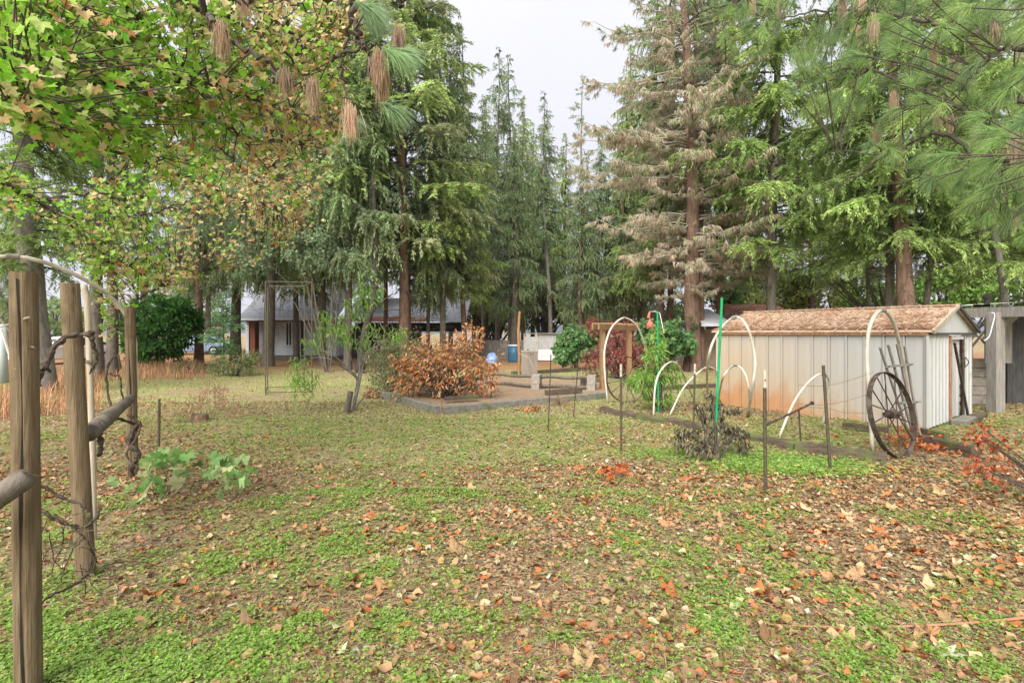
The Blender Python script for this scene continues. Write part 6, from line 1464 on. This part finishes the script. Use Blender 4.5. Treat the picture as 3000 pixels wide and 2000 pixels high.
# crumbled leaf bits, bark chips and dead moss, too small to pick apart
cb_ = MB()
for (n, a0, a1, b0_, b1_, s0, s1) in ((62000, -3, 3.1, 1.85, 3.2, .006, .020), (90000, -6.5, 6.5, 3.2, 6.2, .008, .028), (70000, -12, 12, 6.2, 12, .014, .04)):
    x, y = pts(n, a0, a1, b0_, b1_, lambda x, y: .45 + .55 * litter(x, y)); n = len(x)
    T = np.stack([x, y, gh(x, y) + gr.uniform(.001, .014, n)], 1)
    C = pick(gr, [(.34,.22,.12), (.20,.125,.07), (.42,.31,.18), (.11,.07,.042), (.31,.29,.14), (.26,.25,.12), (.40,.20,.10), (.09,.06,.04)], n, .25)  # darkest browns among the crumbs also paint shade into the litter gaps
    scatter(cb_, np.array([(-.5, -.35, 0), (.45, -.5, .1), (.55, .4, -.05), (-.3, .5, .12)]), np.array([(0, 1, 2, 3)]), flat(n, .3), T, gr.uniform(s0, s1, n), C)
o = cb_.build('leaf_crumbs', M_DRY); o['kind'] = 'stuff'; o['label'] = 'crumbled dead leaf bits and bark chips covering the soil'; o['category'] = 'ground litter'
# fallen leaves: mass, and the 300 that show largest one by one
BR_ = [(.34,.16,.08), (.38,.22,.12), (.42,.28,.17), (.30,.12,.06), (.24,.15,.09), (.46,.36,.24), (.40,.15,.06), (.33,.24,.15), (.28,.20,.13)]
YL = [(.46,.44,.25), (.45,.43,.31), (.32,.36,.15)]
BR_ = [(.38,.21,.10), (.42,.23,.105), (.44,.29,.15), (.36,.125,.05), (.20,.115,.055), (.48,.35,.20), (.44,.15,.05), (.37,.235,.12), (.28,.175,.09), (.22,.14,.075), (.33,.21,.105)]
T1 = [bend_t(OT * np.array([gr.uniform(.5, 1.25), 1, 1]), gr.uniform(.0, 1.1), gr.uniform(-1.0, 1.4), .3, gr) + OT ** 2 * np.array([gr.uniform(-.5, .5), 0, 0])[None, ::1] * np.array([1, 0, 0]) for _ in range(10)]
T2 = [bend_t(MT, gr.uniform(-.1, .5), gr.uniform(-.6, .9), .3, gr) for _ in range(5)]
ll = MB(); allp = []
def leaves(n, a0, a1, b0_, b1_, s0, s1, keep, maple=False):
    x, y = pts(n, a0, a1, b0_, b1_, keep); n = len(x)
    s_ = gr.uniform(s0, s1, n); C = pick(gr, BR_, n, .2); yl = gr.uniform(0, 1, n) < (.05 if maple else .06); C[yl] = pick(gr, YL, int(yl.sum()), .1)
    M = flat(n, .26 if not maple else .2); T = np.stack([x, y, gh(x, y) + .004 + gr.uniform(.0, .016, n)], 1)
    allp.append((T, M, s_, C, np.full(n, 1 if maple else 0)))
leaves(4300, -3, 3.1, 1.9, 3.2, .035, .085, lambda x, y: litter(x, y) * .95)
leaves(17000, -6.5, 6.5, 3.2, 6.2, .032, .078, lambda x, y: litter(x, y))
leaves(22000, -12, 12, 6.2, 12, .035, .07, lambda x, y: litter(x, y) * .8)
leaves(9000, -16, 16, 12, 22, .05, .09, lambda x, y: litter(x, y) * .6)
leaves(120, -3, 3.1, 1.95, 3.3, .10, .17, lambda x, y: .25 + litter(x, y) * .6, True)
leaves(420, -7, 7, 3.3, 8, .09, .17, lambda x, y: .2 + litter(x, y) * .6, True)
AT = np.concatenate([a[0] for a in allp]); AM = np.concatenate([a[1] for a in allp]); AS = np.concatenate([a[2] for a in allp]); AC = np.concatenate([a[3] for a in allp]); AK = np.concatenate([a[4] for a in allp])
score = AS / np.linalg.norm(AT - [0, 0, 1.6], axis=1) * (1 + .2 * AK); inview = (np.abs(AT[:, 0] / AT[:, 1]) < .98) & (1.6 / AT[:, 1] < .67)
od = np.argsort(-score * inview); bigi = od[:290]; resti = od[290:]
for kd, TP, TFc in ((0, T1, OF), (1, T2, MF)):
    for j, tv in enumerate(TP):
        s_ = resti[(AK[resti] == kd)][j::len(TP)]; scatter(ll, tv, TFc, AM[s_], AT[s_], AS[s_], AC[s_])
o = ll.build('leaf_litter', M_DRY); o['kind'] = 'stuff'; o['label'] = 'small orange brown fallen leaves scattered thickly over the yard'; o['category'] = 'fallen leaves'
cols_ = BR_ + YL
LMs = {(kd, ci, v): colour_mesh('fallen_leaf', (T2 if kd else T1)[(ci + v) % 5], MF if kd else OF, cols_[ci], M_DRY) for kd in (0, 1) for ci in range(len(cols_)) for v in range(2)}
CA = np.array(cols_)
for i in bigi:
    ci = int(np.argmin(((CA - AC[i]) ** 2).sum(1))); o = bpy.data.objects.new('leaf', LMs[(int(AK[i]), ci, int(gr.integers(0, 2)))]); col.objects.link(o); o.parent = ground
    Mx = Matrix([[*AM[i][r_]] for r_ in range(3)]).to_4x4() @ Matrix.Scale(float(AS[i]), 4); Mx.translation = Vector(AT[i]); o.matrix_local = Mx
# needles on the shed roof
rn = MB(); n = 9000; d_ = gr.uniform(-.08, LW + .08, n); s_ = gr.uniform(0, 1, n) ** 1.8 * (GW / 2); 
ps_ = np.array([tuple(SA)]) + d_[:, None] * np.array([tuple(uL)]) + s_[:, None] * np.array([tuple(uG)]); ps_[:, 2] = HE + .055 + (HRg - HE - .03) * s_ / (GW / 2) + gr.uniform(0, .02, n)
M = rotmats(gr.normal(0, .25, n), gr.normal(0, .25, n) , gr.uniform(0, 6.28, n))
scatter(rn, np.array([(-.06, -.5, 0), (.06, -.5, 0), (0, .5, .03)]), np.array([(0, 1, 2)]), M, ps_, gr.uniform(.05, .14, n), pick(gr, [(.46,.27,.16), (.52,.34,.22), (.38,.21,.12), (.56,.42,.29)], n, .2))
n = 700; d_ = gr.uniform(0, LW, n); ps_ = np.array([tuple(SA)]) + d_[:, None] * np.array([tuple(uL)]) - .085 * np.array([tuple(uG)]); ps_[:, 2] = HE + .02
scatter(rn, np.array([(-.05, 0, 0), (.05, 0, 0), (0, 1, 0)]), np.array([(0, 1, 2)]), dirmats(gr.normal(0, .5, (n, 3)) + [0, 0, -.8], gr.uniform(0, 3, n)), ps_, gr.uniform(.03, .09, n), pick(gr, [(.40,.22,.13), (.46,.34,.22)], n))
o = rn.build('roof_needles', M_DRY); o['kind'] = 'stuff'; o['label'] = 'orange pine needles drifted over the shed roof'; o['category'] = 'ground litter'
# fallen stick bottom right
t = thing('fallen_branch', 'long thin reddish fallen branch across the bottom right foreground', 'branch', G(2600, 1845)[:])
m = MB(); m.tube(arc([G(2130, 1825) + Vector((0, 0, .01)), G(2400, 1848) + Vector((0, 0, .025)), G(2650, 1850) + Vector((0, 0, .03)), G(2900, 1835) + Vector((0, 0, .03)), G(3080, 1815) + Vector((0, 0, .03))], 20), list(np.linspace(.003, .009, 21)), 6); m.build('stick', pmat('red_twig', (.30,.13,.07), (.42,.22,.13), 14, rough=.8, bump=0), t)
m = MB(); m.tube([G(2560, 1848) + Vector((0, 0, .02)), G(2480, 1800) + Vector((0, 0, .03)), G(2400, 1790) + Vector((0, 0, .01))], [.004, .003, .002], 5); m.build('side_twig', bpy.data.materials['red_twig'], t)
# thin wires between posts
t = thing('wire_fence', 'sagging thin fence wires running from the leaning steel post to the wheel', 'wire fence', G(2430, 1385)[:])
for ya, yb in ((1130, 1090), (1185, 1150), (1195, 1210)):
    m = MB(); m.tube(arc([P(2340, ya - 2, 6.4), P(2416, ya, 5.85), P(2480, (ya + yb) / 2 + 6, 6.4), P(2560, yb, 6.9)], 12), .0022, 4); m.build('wire', M_RAIL, t)
# far hills
hm = MB(); hx_ = np.linspace(-1400, 1400, 90); hz = 14 + 18 * vn(hx_, 0 * hx_, 260, 2) + 7 * vn(hx_, 0 * hx_, 25, 3) + 48 * np.exp(-((hx_ + 1150) / 300) ** 2) 
V = np.concatenate([np.stack([hx_, 0 * hx_ + 1300, 0 * hx_ - 5], 1), np.stack([hx_, 0 * hx_ + 1400, hz], 1), np.stack([hx_, 0 * hx_ + 1700, 0 * hx_ - 5], 1)]); n = 90
hm.add(V, [(i, i + 1, n + i + 1, n + i) for i in range(n - 1)] + [(n + i, n + i + 1, 2 * n + i + 1, 2 * n + i) for i in range(n - 1)]); hm.build('hills', pmat('forest_hill', (.03,.05,.045), (.05,.08,.065), .05, rough=1, bump=0), kind='structure')

# ---------------------------------------------------------------- air
m = MB(); m.box((0, 850, 98.5), (3100, 1890, 200)); hz_ = bpy.data.materials.new('air'); hz_.use_nodes = True; N_ = hz_.node_tree.nodes; N_.clear()
o_ = N_.new('ShaderNodeOutputMaterial'); pv = N_.new('ShaderNodeVolumePrincipled'); pv.inputs['Color'].default_value = (.80, .84, .95, 1); pv.inputs['Density'].default_value = .00028; pv.inputs['Anisotropy'].default_value = .2
hz_.node_tree.links.new(pv.outputs[0], o_.inputs['Volume']); o = m.build('haze', hz_); o['kind'] = 'stuff'
